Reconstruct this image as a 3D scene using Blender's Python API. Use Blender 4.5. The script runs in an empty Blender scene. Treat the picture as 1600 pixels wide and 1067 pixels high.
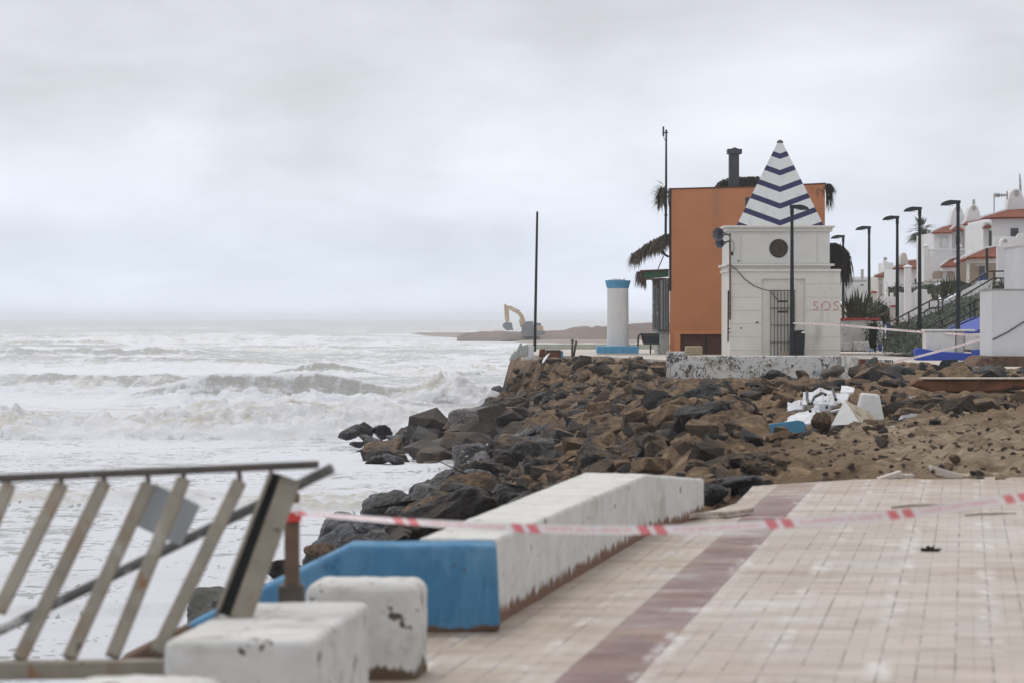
import bpy, bmesh, math, random
import numpy as np
from mathutils import Vector, Matrix, Euler, noise as mnoise

random.seed(11)
RNG = np.random.default_rng(5)
sc = bpy.context.scene
COL = sc.collection
R = math.radians

# ------------------------------------------------------------------ camera
F, CZ, HY = 4537.0, 1.4, 498.0          # focal length in photo pixels, eye height, horizon row
cam = bpy.data.cameras.new('camera')
cam.sensor_width = 36.0
cam.lens = F / 1600 * 36.0
cam.shift_y = -(533.5 - HY) / 1600.0
cam.clip_start, cam.clip_end = 0.5, 20000
cam.dof.use_dof = True
cam.dof.focus_distance = 85.0
cam.dof.aperture_fstop = 5.2
camo = bpy.data.objects.new('camera', cam)
COL.objects.link(camo)
camo.location = (0, 0, CZ)
camo.rotation_euler = (R(90), 0, 0)
sc.camera = camo

# ------------------------------------------------------------------ render look
sc.view_settings.view_transform = 'Standard'
sc.view_settings.look = 'None'
sc.view_settings.gamma = 1.0
sc.view_settings.exposure = 0.12
sc.render.engine = 'CYCLES'
sc.cycles.use_denoising = True
sc.cycles.max_bounces = 6
sc.cycles.diffuse_bounces = 3
sc.cycles.glossy_bounces = 3
sc.cycles.volume_bounces = 2
sc.cycles.transparent_max_bounces = 6
sc.cycles.use_adaptive_sampling = True
sc.cycles.adaptive_threshold = 0.015

SUN_EL, SUN_AZ = R(58), R(-28)           # azimuth measured from +Y towards +X

# ------------------------------------------------------------------ node helpers
def nd(t, typ, ins=None, **props):
    n = t.nodes.new(typ)
    for k, v in props.items():
        setattr(n, k, v)
    for k, v in (ins or {}).items():
        s = n.inputs[k]
        if isinstance(v, bpy.types.NodeSocket):
            t.links.new(v, s)
        else:
            if s.type == 'RGBA' and len(v) == 3:
                v = (*v, 1)
            s.default_value = v
    return n
def math_(t, op, a, b=0.0, clamp=False):
    return nd(t, 'ShaderNodeMath', {0: a, 1: b}, operation=op, use_clamp=clamp).outputs[0]
def noise_(t, vec, scale, detail=5.0, rough=0.55, dist=0.0):
    return nd(t, 'ShaderNodeTexNoise', {'Vector': vec, 'Scale': scale, 'Detail': detail, 'Roughness': rough, 'Distortion': dist}).outputs[0]
def step_(t, v, lo, hi):
    return nd(t, 'ShaderNodeMapRange', {'Value': v, 'From Min': lo, 'From Max': hi, 'To Min': 0.0, 'To Max': 1.0}, interpolation_type='SMOOTHSTEP').outputs[0]
def mixc(t, f, a, b, blend='MIX'):
    n = nd(t, 'ShaderNodeMix', data_type='RGBA', blend_type=blend)
    for i, v in ((0, f), (6, a), (7, b)):
        s = n.inputs[i]
        if isinstance(v, bpy.types.NodeSocket): t.links.new(v, s)
        else: s.default_value = (*v, 1) if (i and len(v) == 3) else v
    return n.outputs[2]
def vmap(t, vec, scale=(1, 1, 1), rot=(0, 0, 0), loc=(0, 0, 0)):
    return nd(t, 'ShaderNodeMapping', {'Vector': vec, 'Scale': scale, 'Rotation': rot, 'Location': loc}).outputs[0]
def sepxyz(t, v):
    return nd(t, 'ShaderNodeSeparateXYZ', {0: v}).outputs

# ------------------------------------------------------------------ world: overcast sky
w = bpy.data.worlds.new('World'); sc.world = w; w.use_nodes = True
t = w.node_tree; t.nodes.clear()
sky = nd(t, 'ShaderNodeTexSky', sky_type='NISHITA', sun_disc=False, sun_elevation=SUN_EL, sun_rotation=SUN_AZ)
d = nd(t, 'ShaderNodeTexCoord').outputs['Generated']
dx, dy, dz = sepxyz(t, d)
gr = nd(t, 'ShaderNodeValToRGB', {'Fac': math_(t, 'MAXIMUM', dz, 0.0)})
gr.color_ramp.interpolation = 'EASE'
stops = [(0.0, (.735, .795, .90)), (.022, (.715, .775, .885)), (.040, (.765, .81, .895)), (.062, (.735, .765, .83)),
         (.080, (.665, .685, .74)), (.105, (.63, .645, .695)), (.19, (.85, .87, .92)), (.6, (.86, .87, .90)), (1.0, (.85, .86, .88))]
el = gr.color_ramp.elements
while len(el) < len(stops): el.new(0.5)
for e, (p, c) in zip(el, stops):
    e.position = p; e.color = (*c, 1)
cv = nd(t, 'ShaderNodeCombineXYZ', {0: math_(t, 'MULTIPLY', dx, 1.0), 1: math_(t, 'MULTIPLY', dy, .4), 2: math_(t, 'MULTIPLY', dz, 2.7)}).outputs[0]
n1 = noise_(t, vmap(t, cv, loc=(3.1, .4, .22)), 7.5, 5, .5, .3)
n2 = noise_(t, vmap(t, cv, loc=(7.7, 1.4, 2.2)), 22, 6, .6, .2)
cl = math_(t, 'ADD', math_(t, 'MULTIPLY', n1, .82), math_(t, 'MULTIPLY', n2, .18))
fac = nd(t, 'ShaderNodeMapRange', {'Value': cl, 'From Min': .35, 'From Max': .65, 'To Min': .85, 'To Max': 1.15}).outputs[0]
# the clouds are thin in front of the sun: a soft brighter patch low in the cloud deck
pd = nd(t, 'ShaderNodeVectorMath', {0: vmap(t, d, scale=(1, 1, 1.9)), 1: (.088, .99, .141)}, operation='DISTANCE').outputs['Value']
glow = math_(t, 'MULTIPLY', step_(t, math_(t, 'ADD', pd, math_(t, 'MULTIPLY', math_(t, 'SUBTRACT', n2, .5), .10)), .085, .0), .19)
fac = math_(t, 'ADD', fac, glow)
cloud = nd(t, 'ShaderNodeVectorMath', {0: gr.outputs[0], 1: (10, 10, 10)}, operation='MULTIPLY').outputs[0]
cloud = nd(t, 'ShaderNodeVectorMath', {0: cloud, 'Scale': fac}, operation='SCALE').outputs[0]
bg = nd(t, 'ShaderNodeBackground', {'Color': mixc(t, .95, sky.outputs[0], cloud), 'Strength': 0.10})
t.links.new(bg.outputs[0], nd(t, 'ShaderNodeOutputWorld').inputs[0])

# ------------------------------------------------------------------ sun behind cloud
sl = bpy.data.lights.new('sun', 'SUN'); sl.energy = 1.15; sl.angle = R(20); sl.color = (1, .96, .90)
so = bpy.data.objects.new('sun', sl); COL.objects.link(so)
sdir = Vector((math.sin(SUN_AZ) * math.cos(SUN_EL), math.cos(SUN_AZ) * math.cos(SUN_EL), math.sin(SUN_EL)))
so.rotation_euler = (-sdir).to_track_quat('-Z', 'Y').to_euler(); so.location = (0, 0, 60)

# ------------------------------------------------------------------ materials
def newmat(name):
    m = bpy.data.materials.new(name); m.use_nodes = True
    t = m.node_tree; t.nodes.clear()
    out = nd(t, 'ShaderNodeOutputMaterial')
    b = nd(t, 'ShaderNodeBsdfPrincipled'); t.links.new(b.outputs[0], out.inputs[0])
    return m, t, b
def setin(t, b, k, v):
    if isinstance(v, bpy.types.NodeSocket): t.links.new(v, b.inputs[k])
    else: b.inputs[k].default_value = (*v, 1) if (b.inputs[k].type == 'RGBA' and len(v) == 3) else v
def bump_(t, b, h, strength, dist):
    t.links.new(nd(t, 'ShaderNodeBump', {'Height': h, 'Strength': strength, 'Distance': dist}).outputs[0], b.inputs['Normal'])

def pbr(name, base, var=.15, vscale=3.0, rough=.7, bump=0.0, bscale=30.0, bdist=.01, stains=(), metallic=0.0, spec=.3, grime=None):
    """base colour with noise variation; stains = (colour, scale vec/float, lo, hi); grime = (colour, z0, z1, scale) wear creeping up from below"""
    m, t, b = newmat(name)
    oc = nd(t, 'ShaderNodeTexCoord').outputs['Object']
    v = nd(t, 'ShaderNodeMapRange', {'Value': noise_(t, oc, vscale, 6, .6), 'From Min': .3, 'From Max': .7, 'To Min': 1 - var, 'To Max': 1 + var}).outputs[0]
    c = nd(t, 'ShaderNodeVectorMath', {0: base, 'Scale': v}, operation='SCALE').outputs[0]
    for i, (col, s, lo, hi, *mod) in enumerate(stains):
        vec = vmap(t, oc, scale=s if isinstance(s, tuple) else (s, s, s), loc=(i * 3.7, i * 1.9, i * 5.1))
        k = step_(t, noise_(t, vec, 1.0, 6, .62), lo, hi)
        if mod: k = math_(t, 'MULTIPLY', k, step_(t, noise_(t, vmap(t, oc, loc=(2, 7, 4)), mod[0], 5, .6), .46, .62))
        c = mixc(t, k, c, col)
    if grime:
        col, z0, z1, s = grime
        z = sepxyz(t, oc)[2]
        k = math_(t, 'ADD', step_(t, z, z1, z0), math_(t, 'MULTIPLY', math_(t, 'SUBTRACT', noise_(t, vmap(t, oc, scale=(s, s, s * .25)), 1, 6, .65), .5), 1.5))
        c = mixc(t, step_(t, k, .55, .75), c, col)
    setin(t, b, 'Base Color', c); setin(t, b, 'Roughness', rough); setin(t, b, 'Metallic', metallic); setin(t, b, 'Specular IOR Level', spec)
    if bump: bump_(t, b, noise_(t, oc, bscale, 6, .65), bump, bdist)
    return m

M = {}
def mk(key, *a, **k): M[key] = pbr(key, *a, **k)
mk('whitewash', (.55, .54, .51), .10, 5, .75, .35, 40, .006, [((.42, .41, .38), (13, 13, 1.6), .52, .72), ((.60, .59, .56), 2.5, .5, .7), ((.40, .385, .345), 1.8, .52, .72), ((.16, .11, .08), 8, .64, .67)], grime=((.15, .075, .042), -.02, .19, 15))
mk('whitewash_top', (.70, .69, .66), .08, 5, .75, .35, 40, .006, [((.44, .43, .40), (8, 2.2, 8), .58, .70)])
mk('chipped_white', (.53, .52, .50), .10, 7, .75, .35, 40, .006, [((.37, .36, .33), 4, .50, .70), ((.60, .59, .57), 3, .52, .72), ((.085, .065, .05), 9, .62, .645), ((.20, .13, .08), (11, 11, 3), .64, .68)], grime=((.10, .07, .04), -.02, .15, 13))
mk('blue_paint', (.055, .170, .295), .16, 5, .9, .5, 24, .008, [((.075, .20, .33), (18, 18, 3), .50, .62), ((.115, .245, .375), 2.2, .42, .66), ((.035, .125, .25), 3.6, .56, .70), ((.10, .07, .055), 6.5, .66, .68)], grime=((.12, .075, .05), -.02, .10, 6))
mk('blue_cap', (.09, .28, .45), .12, 6, .6, .2, 20, .005, [((.20, .38, .52), 4, .6, .75)])
mk('royal_blue', (.030, .065, .36), .15, 3, .6, .2, 20, .005, [((.10, .14, .42), 5, .62, .75)])
mk('cream_metal', (.215, .190, .150), .18, 10, .55, .2, 60, .002, [((.20, .155, .11), (9, 9, 2.5), .50, .66), ((.29, .27, .23), (7, 7, 3), .55, .7), ((.19, .10, .05), (16, 16, 5), .60, .68), ((.07, .05, .035), 22, .66, .69)])
mk('rusty_dark', (.075, .065, .055), .3, 18, .6, .3, 60, .002, [((.20, .09, .04), 16, .6, .7), ((.32, .30, .26), (5, 5, 5), .60, .66)])
mk('rusty_brown', (.13, .085, .055), .3, 14, .7, .3, 60, .003, [((.25, .20, .15), (8, 8, 3), .55, .68)])
mk('black_iron', (.018, .018, .018), .25, 14, .6)
mk('zinc', (.36, .37, .38), .1, 7, .45, 0, 30, .01, [((.22, .20, .18), 9, .62, .7)], metallic=.3)
mk('pipe_grey', (.12, .115, .11), .25, 9, .5, .1, 40, .002, [((.50, .49, .46), (4, 4, 4), .52, .60)])
mk('hut_cream', (.63, .605, .55), .05, 2, .75, .2, 30, .004, [((.45, .42, .36), (1.2, 1.2, .35), .56, .75), ((.30, .27, .22), 7, .72, .75)])
mk('hut_upper', (.61, .60, .57), .05, 2, .75, .2, 30, .004, [((.44, .42, .37), (1.5, 1.5, .4), .58, .75)])
mk('hut_trim', (.63, .61, .56), .06, 4, .75, .2, 30, .004, [((.30, .29, .26), (9, 9, 18), .64, .72)])
mk('orange_render', (.46, .185, .085), .08, .7, .85, .25, 25, .005, [((.36, .145, .068), (.5, .5, .16), .48, .72), ((.38, .17, .09), (2.6, 2.6, .22), .58, .74), ((.43, .19, .095), (.8, .8, .5), .60, .8)])
mk('orange_trim', (.52, .215, .09), .06, 3, .8)
mk('brown_wood', (.085, .033, .018), .25, 5, .6, .3, 40, .004)
mk('rust_wood', (.14, .06, .028), .4, 3, .75, .4, 20, .01, [((.035, .024, .018), (2, 6, 6), .52, .62), ((.20, .11, .06), (1.5, 5, 5), .6, .7)])
mk('thatch', (.125, .10, .076), .5, 14, .9, .3, 40, .01, [((.16, .125, .09), 9, .56, .72)], spec=.1)
mk('thatch_dark', (.034, .027, .021), .5, 10, .9, .3, 40, .01, spec=.1)
mk('lamp_grey', (.013, .017, .019), .15, 6, .5, metallic=.2)
mk('flue_grey', (.055, .058, .066), .15, 4, .55, metallic=.2)
mk('lens', (.25, .26, .27), .05, 6, .2)
mk('bin_black', (.012, .012, .014), .2, 6, .5)
mk('horn_grey', (.12, .13, .14), .15, 10, .5)
mk('white_pvc', (.72, .73, .74), .05, 8, .4)
mk('navy_paint', (.022, .020, .095), .15, 6, .6)
mk('column_white', (.60, .585, .57), .06, 2, .8, .25, 30, .005, [((.46, .44, .41), (2.2, 2.2, .5), .55, .75)])
mk('green_canvas', (.05, .115, .065), .15, 5, .8)
mk('pale_green_wall', (.40, .42, .35), .12, 3, .85, .3, 25, .006, [((.20, .20, .16), (3, 3, 8), .60, .7)])
mk('render_white', (.60, .60, .61), .05, 1.5, .8, .15, 25, .004, [((.50, .50, .50), (.9, .9, .3), .55, .75)])
mk('house_white', (.66, .655, .66), .05, 1.0, .8, .1, 20, .004, [((.54, .53, .52), (.6, .6, .25), .55, .8)])
mk('house_cream', (.56, .53, .48), .06, 1.0, .8, .1, 20, .004)
mk('house_tan', (.36, .30, .24), .08, 1.5, .85)
mk('terracotta', (.25, .078, .042), .30, 5, .8, .3, 20, .01, [((.17, .06, .035), 4, .55, .7), ((.40, .16, .09), 8, .62, .75)])
mk('red_coping', (.33, .04, .03), .15, 6, .6)
mk('shutter_grey', (.05, .052, .058), .1, 5, .5)
mk('window_dark', (.045, .05, .055), .2, 3, .15, spec=.5)
mk('shade_glass', (.30, .34, .37), .15, 2, .12, spec=.6)
mk('beige_stone', (.34, .29, .20), .12, 6, .85, .3, 30, .006)
mk('brown_block', (.13, .055, .03), .3, 6, .85, .5, 18, .012)
mk('foundation', (.11, .065, .045), .4, 3, .9, .6, 9, .03, [((.26, .20, .15), (5, 5, 1.2), .60, .68), ((.04, .03, .022), (2, 2, 4), .58, .68)])
mk('speckled', (.60, .60, .585), .07, 3, .8, .35, 25, .008, [((.36, .47, .55), .9, .66, .72), ((.40, .38, .33), (1.3, 1.3, 2), .56, .70), ((.30, .28, .25), (4, 4, 5), .55, .66), ((.050, .046, .040), (17, 17, 12), .50, .535, 1.1), ((.09, .075, .06), (6, 6, 5), .57, .61, .9), ((.16, .12, .08), (2.6, 2.6, 3.4), .63, .69)])
mk('plastic_white', (.53, .54, .58), .08, 5, .35, .25, 12, .02, [((.30, .23, .16), 3.5, .54, .66), ((.40, .40, .43), (2, 9, 9), .54, .64)])
mk('crate_white', (.62, .64, .68), .06, 5, .4, stains=[((.20, .15, .10), 8, .66, .72)])
mk('ribbed_white', (.62, .63, .66), .12, 5, .45, .6, 14, .02, [((.20, .18, .17), (1.5, 30, 30), .60, .66)])
mk('concrete_white', (.60, .60, .585), .06, 6, .8, .3, 30, .008, [((.34, .25, .16), 5, .62, .72)])
mk('broken_concrete', (.40, .35, .27), .25, 6, .9, .6, 16, .02, [((.20, .13, .08), 5, .5, .66)])
mk('timber_grey', (.36, .30, .24), .3, 8, .8, .3, 40, .004)
mk('timber_pale', (.50, .45, .38), .2, 8, .8, .3, 40, .004)
mk('seaweed', (.020, .017, .013), .4, 30, .8, .5, 60, .01)
mk('black_hose', (.014, .014, .015), .2, 8, .45)
mk('slab_grey', (.36, .37, .35), .2, 5, .85, .5, 14, .02, [((.14, .13, .11), 5, .55, .68)])
mk('brick_pattern', (.22, .125, .075), .5, 14, .9, .5, 20, .02)
mk('digger_yellow', (.48, .34, .21), .1, 2, .6)  # yellow paled: distance haze is partly put into this colour
mk('digger_dark', (.16, .17, .185), .1, 2, .6)
mk('palm_trunk', (.09, .065, .045), .3, 6, .9, .5, 20, .02)
mk('stripe_red', (.55, .05, .05), .1, 9, .5)
mk('stripe_white', (.80, .80, .79), .05, 9, .5)
mk('cloth_navy', (.035, .05, .13), .25, 4, .8, .4, 10, .03)
mk('cloth_sky', (.22, .30, .46), .2, 5, .8, .4, 10, .03)
mk('sos_red', (.50, .235, .21), .12, 14, .8, stains=[((.585, .55, .485), 9, .50, .60)])
mk('steps_grey', (.45, .45, .44), .08, 3, .8, .2, 25, .005)

def leafmat(key, c1, c2, c3=None):
    m, t, b = newmat(key)
    oc = nd(t, 'ShaderNodeTexCoord').outputs['Object']
    c = mixc(t, step_(t, noise_(t, oc, 2.2, 4), .38, .62), c1, c2)
    if c3: c = mixc(t, step_(t, noise_(t, oc, 9, 3), .60, .70), c, c3)
    setin(t, b, 'Base Color', c); setin(t, b, 'Roughness', .6); setin(t, b, 'Specular IOR Level', .25)
    M[key] = m
leafmat('leaf_hedge', (.016, .025, .009), (.031, .042, .014), (.055, .055, .020))
leafmat('leaf_ivy', (.020, .032, .014), (.036, .048, .020))
leafmat('leaf_agave', (.060, .070, .040), (.12, .125, .065), (.33, .29, .13))
leafmat('leaf_yucca', (.040, .055, .028), (.075, .080, .035), (.12, .10, .05))
leafmat('leaf_palm', (.025, .036, .018), (.050, .062, .028))
leafmat('leaf_brown', (.075, .060, .032), (.060, .070, .030), (.12, .085, .045))

def striped_paint():
    """white rendered pyramid with dark blue chevrons on every face"""
    m, t, b = newmat('striped_render')
    oc = nd(t, 'ShaderNodeTexCoord').outputs['Object']
    x, y, z = sepxyz(t, oc)
    k = math_(t, 'MINIMUM', math_(t, 'ABSOLUTE', x), math_(t, 'ABSOLUTE', y))
    s = math_(t, 'SUBTRACT', z, math_(t, 'MULTIPLY', k, .375))
    s = math_(t, 'ADD', s, math_(t, 'MULTIPLY', math_(t, 'SUBTRACT', noise_(t, oc, 9, 3), .5), .015))
    f = math_(t, 'FRACT', math_(t, 'DIVIDE', math_(t, 'ADD', s, .615), .615))
    stripe = math_(t, 'LESS_THAN', f, .335)
    wht = mixc(t, step_(t, noise_(t, vmap(t, oc, scale=(3, 3, 1)), 1.5, 6, .6), .5, .75), (.61, .61, .60), (.50, .50, .49))
    wht = mixc(t, step_(t, noise_(t, oc, 4.5, 2), .765, .775), wht, (.12, .11, .10))
    setin(t, b, 'Base Color', mixc(t, stripe, wht, (.016, .015, .075)))
    setin(t, b, 'Roughness', .75)
    bump_(t, b, noise_(t, oc, 16, 5), .25, .01)
    M['striped_render'] = m
striped_paint()

THETA = math.atan(0.1565)               # the promenade runs this far to the right of +Y
def pavement_mat():
    m, t, b = newmat('promenade_tiles')
    oc = nd(t, 'ShaderNodeTexCoord').outputs['Object']
    x, y, z = sepxyz(t, oc)
    u = math_(t, 'SUBTRACT', math_(t, 'MULTIPLY', x, math.cos(THETA)), math_(t, 'MULTIPLY', y, math.sin(THETA)))
    v = math_(t, 'ADD', math_(t, 'MULTIPLY', x, math.sin(THETA)), math_(t, 'MULTIPLY', y, math.cos(THETA)))
    T = .1525
    un = math_(t, 'DIVIDE', math_(t, 'ADD', u, 1.57 + T * 40), T)
    vn = math_(t, 'DIVIDE', v, T)
    def line(s, half):                   # 1 on a groove
        f = math_(t, 'FRACT', s)
        dist = math_(t, 'MINIMUM', f, math_(t, 'SUBTRACT', 1.0, f))
        return step_(t, dist, half, half * .4)
    gu = line(un, .045)
    gv = math_(t, 'MAXIMUM', line(math_(t, 'DIVIDE', vn, 5.0), .022), math_(t, 'MULTIPLY', line(vn, .05), .22))
    gf = math_(t, 'MAXIMUM', line(math_(t, 'MULTIPLY', un, 2), .05), line(math_(t, 'MULTIPLY', vn, 2), .05))
    # joints hold dirt in some runs and are washed clean in others
    dirtu = step_(t, noise_(t, vmap(t, oc, scale=(1.6, 1.3, 1)), 1.9, 7, .74), .44, .58)
    g = math_(t, 'MAXIMUM', math_(t, 'MULTIPLY', gu, math_(t, 'ADD', .06, math_(t, 'MULTIPLY', dirtu, 1.0))), math_(t, 'MULTIPLY', gv, math_(t, 'ADD', .05, math_(t, 'MULTIPLY', dirtu, .42))))
    g = math_(t, 'MAXIMUM', g, math_(t, 'MULTIPLY', gf, math_(t, 'MULTIPLY', dirtu, .55)))
    cell = nd(t, 'ShaderNodeCombineXYZ', {0: math_(t, 'FLOOR', un), 1: math_(t, 'FLOOR', vn)}).outputs[0]
    wn = nd(t, 'ShaderNodeTexWhiteNoise', {'Vector': cell}, noise_dimensions='2D').outputs['Value']
    tone = nd(t, 'ShaderNodeMapRange', {'Value': wn, 'To Min': .90, 'To Max': 1.08}).outputs[0]
    base = mixc(t, step_(t, noise_(t, oc, .8, 5, .6), .35, .65), (.365, .308, .265), (.425, .368, .325))
    purple = mixc(t, step_(t, noise_(t, oc, 3, 5), .35, .7), (.122, .056, .052), (.168, .084, .078))
    ip = math_(t, 'MULTIPLY', math_(t, 'GREATER_THAN', u, -1.57), math_(t, 'LESS_THAN', u, -1.265))
    c = mixc(t, ip, base, purple)
    c = nd(t, 'ShaderNodeVectorMath', {0: c, 'Scale': tone}, operation='SCALE').outputs[0]
    shore = math_(t, 'MULTIPLY', step_(t, math_(t, 'ADD', u, math_(t, 'MULTIPLY', math_(t, 'SUBTRACT', noise_(t, oc, 1.5, 5), .5), .5)), -1.45, -1.75), .55)
    c = mixc(t, shore, c, mixc(t, step_(t, noise_(t, oc, 2.4, 6, .7), .4, .65), (.37, .30, .215), (.22, .165, .11)))
    # sand washed across the paving lies in bands
    sandn = noise_(t, vmap(t, oc, scale=(.55, 1.0, 1)), 1.2, 7, .65)
    c = mixc(t, math_(t, 'MULTIPLY', step_(t, sandn, .50, .72), .75), c, (.30, .215, .145))
    # dried salt
    saltn = noise_(t, vmap(t, oc, scale=(.6, .8, 1), loc=(4, 2, 0)), 1.6, 6, .6)
    c = mixc(t, math_(t, 'MULTIPLY', step_(t, saltn, .52, .72), .60), c, (.53, .515, .50))
    saltl = math_(t, 'MULTIPLY', math_(t, 'MULTIPLY', line(math_(t, 'DIVIDE', un, 3.0), .16), step_(t, noise_(t, vmap(t, oc, scale=(2.4, 1, 1)), 1.6, 7, .75), .47, .66)), .55)
    c = mixc(t, math_(t, 'MULTIPLY', step_(t, noise_(t, vmap(t, oc, scale=(.45, 2.6, 1), loc=(1, 6, 0)), 1.5, 7, .7), .48, .68), .62), c, (.235, .165, .115))
    edge_ = step_(t, math_(t, 'ADD', y, math_(t, 'MULTIPLY', math_(t, 'SUBTRACT', noise_(t, oc, .9, 7, .7), .5), 9.0)), 22.6, 25.6)
    c = mixc(t, math_(t, 'MULTIPLY', edge_, .8), c, mixc(t, noise_(t, oc, 3, 6, .7), (.20, .14, .09), (.40, .31, .22)))
    c = mixc(t, saltl, c, (.66, .645, .64))
    c = mixc(t, math_(t, 'MULTIPLY', g, .80), c, (.13, .09, .07))
    c = mixc(t, step_(t, noise_(t, vmap(t, oc, loc=(9, 9, 0)), 5.0, 3), .745, .765), c, (.06, .045, .035))
    setin(t, b, 'Base Color', c)
    setin(t, b, 'Roughness', nd(t, 'ShaderNodeMapRange', {'Value': noise_(t, oc, 1.3, 5), 'From Min': .3, 'From Max': .7, 'To Min': .40, 'To Max': .75}).outputs[0])
    hgt = math_(t, 'ADD', math_(t, 'MULTIPLY', math_(t, 'MAXIMUM', gu, math_(t, 'MAXIMUM', gv, math_(t, 'MULTIPLY', gf, .5))), -1.0), math_(t, 'MULTIPLY', noise_(t, oc, 40, 4), .5))
    bump_(t, b, hgt, .5, .004)
    M['tiles'] = m
pavement_mat()
mk('far_paving', (.47, .42, .375), .10, 1.5, .7, .2, 20, .004, [((.30, .22, .16), (.8, 2.5, 1), .55, .70), ((.60, .58, .56), (1, 2, 1), .58, .7)])

def rockmat(key, c1, c2, rough, sand, wet=0.0, loose=False):
    m, t, b = newmat(key)
    tc = nd(t, 'ShaderNodeTexCoord'); oc = tc.outputs['Object']
    oi = nd(t, 'ShaderNodeNewGeometry').outputs['Random Per Island'] if loose else nd(t, 'ShaderNodeObjectInfo').outputs['Random']
    vec = nd(t, 'ShaderNodeVectorMath', {0: oc, 1: nd(t, 'ShaderNodeVectorMath', {0: (17, 9, 5), 'Scale': oi}, operation='SCALE').outputs[0]}, operation='ADD').outputs[0]
    nn = noise_(t, vec, 2.0, 9, .72)
    c = mixc(t, step_(t, nn, .36, .64), c1, c2)
    tone = nd(t, 'ShaderNodeMapRange', {'Value': oi, 'To Min': .55, 'To Max': 1.75}).outputs[0]
    c = nd(t, 'ShaderNodeVectorMath', {0: c, 'Scale': tone}, operation='SCALE').outputs[0]
    c = mixc(t, 1.0, c, mixc(t, math_(t, 'FRACT', math_(t, 'MULTIPLY', oi, 7.31)), (.88, .96, 1.12), (1.35, 1.02, .74)), 'MULTIPLY')
    c = mixc(t, step_(t, noise_(t, vec, 6.5, 5, .7), .64, .72), c, (.17, .16, .145))      # lichen and scuffs
    gz = sepxyz(t, nd(t, 'ShaderNodeNewGeometry').outputs['Normal'])[2]
    amt = math_(t, 'ADD', math_(t, 'MULTIPLY', gz, .42), math_(t, 'MULTIPLY', noise_(t, vec, 1.7, 7, .66), 1.25))
    amt = math_(t, 'ADD', amt, math_(t, 'MULTIPLY', math_(t, 'SUBTRACT', oi, .5), .5))
    th = 1.42 - sand
    if loose: amt = math_(t, 'MULTIPLY', amt, step_(t, sepxyz(t, oc)[2], -1.5, -.7))
    sc_ = mixc(t, step_(t, noise_(t, vec, 6, 8, .75), .35, .65), (.090, .057, .034), (.26, .175, .105))
    k = step_(t, math_(t, 'ADD', amt, math_(t, 'MULTIPLY', math_(t, 'SUBTRACT', noise_(t, vec, 11, 6, .75), .5), .5)), th, th + .16)
    c = mixc(t, k, c, sc_)
    setin(t, b, 'Base Color', c)
    r = nd(t, 'ShaderNodeMapRange', {'Value': noise_(t, vec, 4, 5), 'From Min': .3, 'From Max': .7, 'To Min': rough - .12, 'To Max': rough + .15}).outputs[0]
    setin(t, b, 'Roughness', math_(t, 'MAXIMUM', r, math_(t, 'MULTIPLY', k, .9)))

    setin(t, b, 'Specular IOR Level', .5 if wet else .3)
    h = math_(t, 'ADD', noise_(t, vec, 5, 9, .7), math_(t, 'MULTIPLY', k, .25))
    bump_(t, b, h, 1.0, .17)
    M[key] = m
rockmat('rock_wet', (.013, .013, .015), (.046, .046, .052), .28, .04, 1)
rockmat('rock_dark', (.018, .017, .018), (.052, .048, .045), .50, .44)
rockmat('rock_sandy', (.040, .034, .029), (.10, .078, .056), .75, .74)
rockmat('rock_green', (.050, .056, .054), (.105, .112, .105), .65, .24)
rockmat('rock_rubble', (.035, .032, .030), (.085, .074, .062), .75, .60, 0, True)

def sandmat():
    m, t, b = newmat('sand')
    oc = nd(t, 'ShaderNodeTexCoord').outputs['Object']
    x, y, z = sepxyz(t, oc)
    c = mixc(t, step_(t, noise_(t, oc, .35, 7, .65), .38, .62), (.120, .080, .052), (.215, .145, .088))
    c = mixc(t, step_(t, noise_(t, vmap(t, oc, scale=(1, 1.6, 1)), 2.2, 7, .7), .50, .66), c, (.33, .235, .145))
    c = mixc(t, step_(t, noise_(t, vmap(t, oc, scale=(1, 1.3, 1), loc=(5, 5, 5)), 4.2, 9, .80), .57, .64), c, (.060, .042, .029))
    # the washed-out spit next to the paving is paler sand
    pale = math_(t, 'MULTIPLY', step_(t, math_(t, 'ADD', y, math_(t, 'MULTIPLY', noise_(t, oc, .4, 4), 14)), 54, 40), step_(t, x, 2.6, 4.4))
    c = mixc(t, math_(t, 'MULTIPLY', pale, .72), c, mixc(t, step_(t, noise_(t, vmap(t, oc, scale=(.6, 2.2, 1)), 1.5, 9, .78), .34, .66), (.17, .12, .078), (.54, .43, .31)))
    c = mixc(t, math_(t, 'MULTIPLY', step_(t, noise_(t, vmap(t, oc, scale=(.8, 3.2, 1), loc=(2, 3, 9)), 1.8, 9, .8), .56, .64), .75), c, (.085, .058, .040))
    c = mixc(t, step_(t, z, -1.05, -1.65), c, (.045, .042, .040))       # wet shingle below the splash line
    setin(t, b, 'Base Color', c); setin(t, b, 'Roughness', .9); setin(t, b, 'Specular IOR Level', .15)
    bump_(t, b, math_(t, 'ADD', noise_(t, oc, 5, 9, .75), math_(t, 'MULTIPLY', noise_(t, oc, 1.4, 6, .7), 1.5)), .9, .12)
    M['sand'] = m
sandmat()
mk('beach_sand', (.27, .225, .19), .1, .05, .9, stains=[((.22, .16, .12), (.02, .1, 1), .5, .65)])
mk('mound_sand', (.19, .145, .125), .2, .15, .9, .6, .6, .4)

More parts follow.
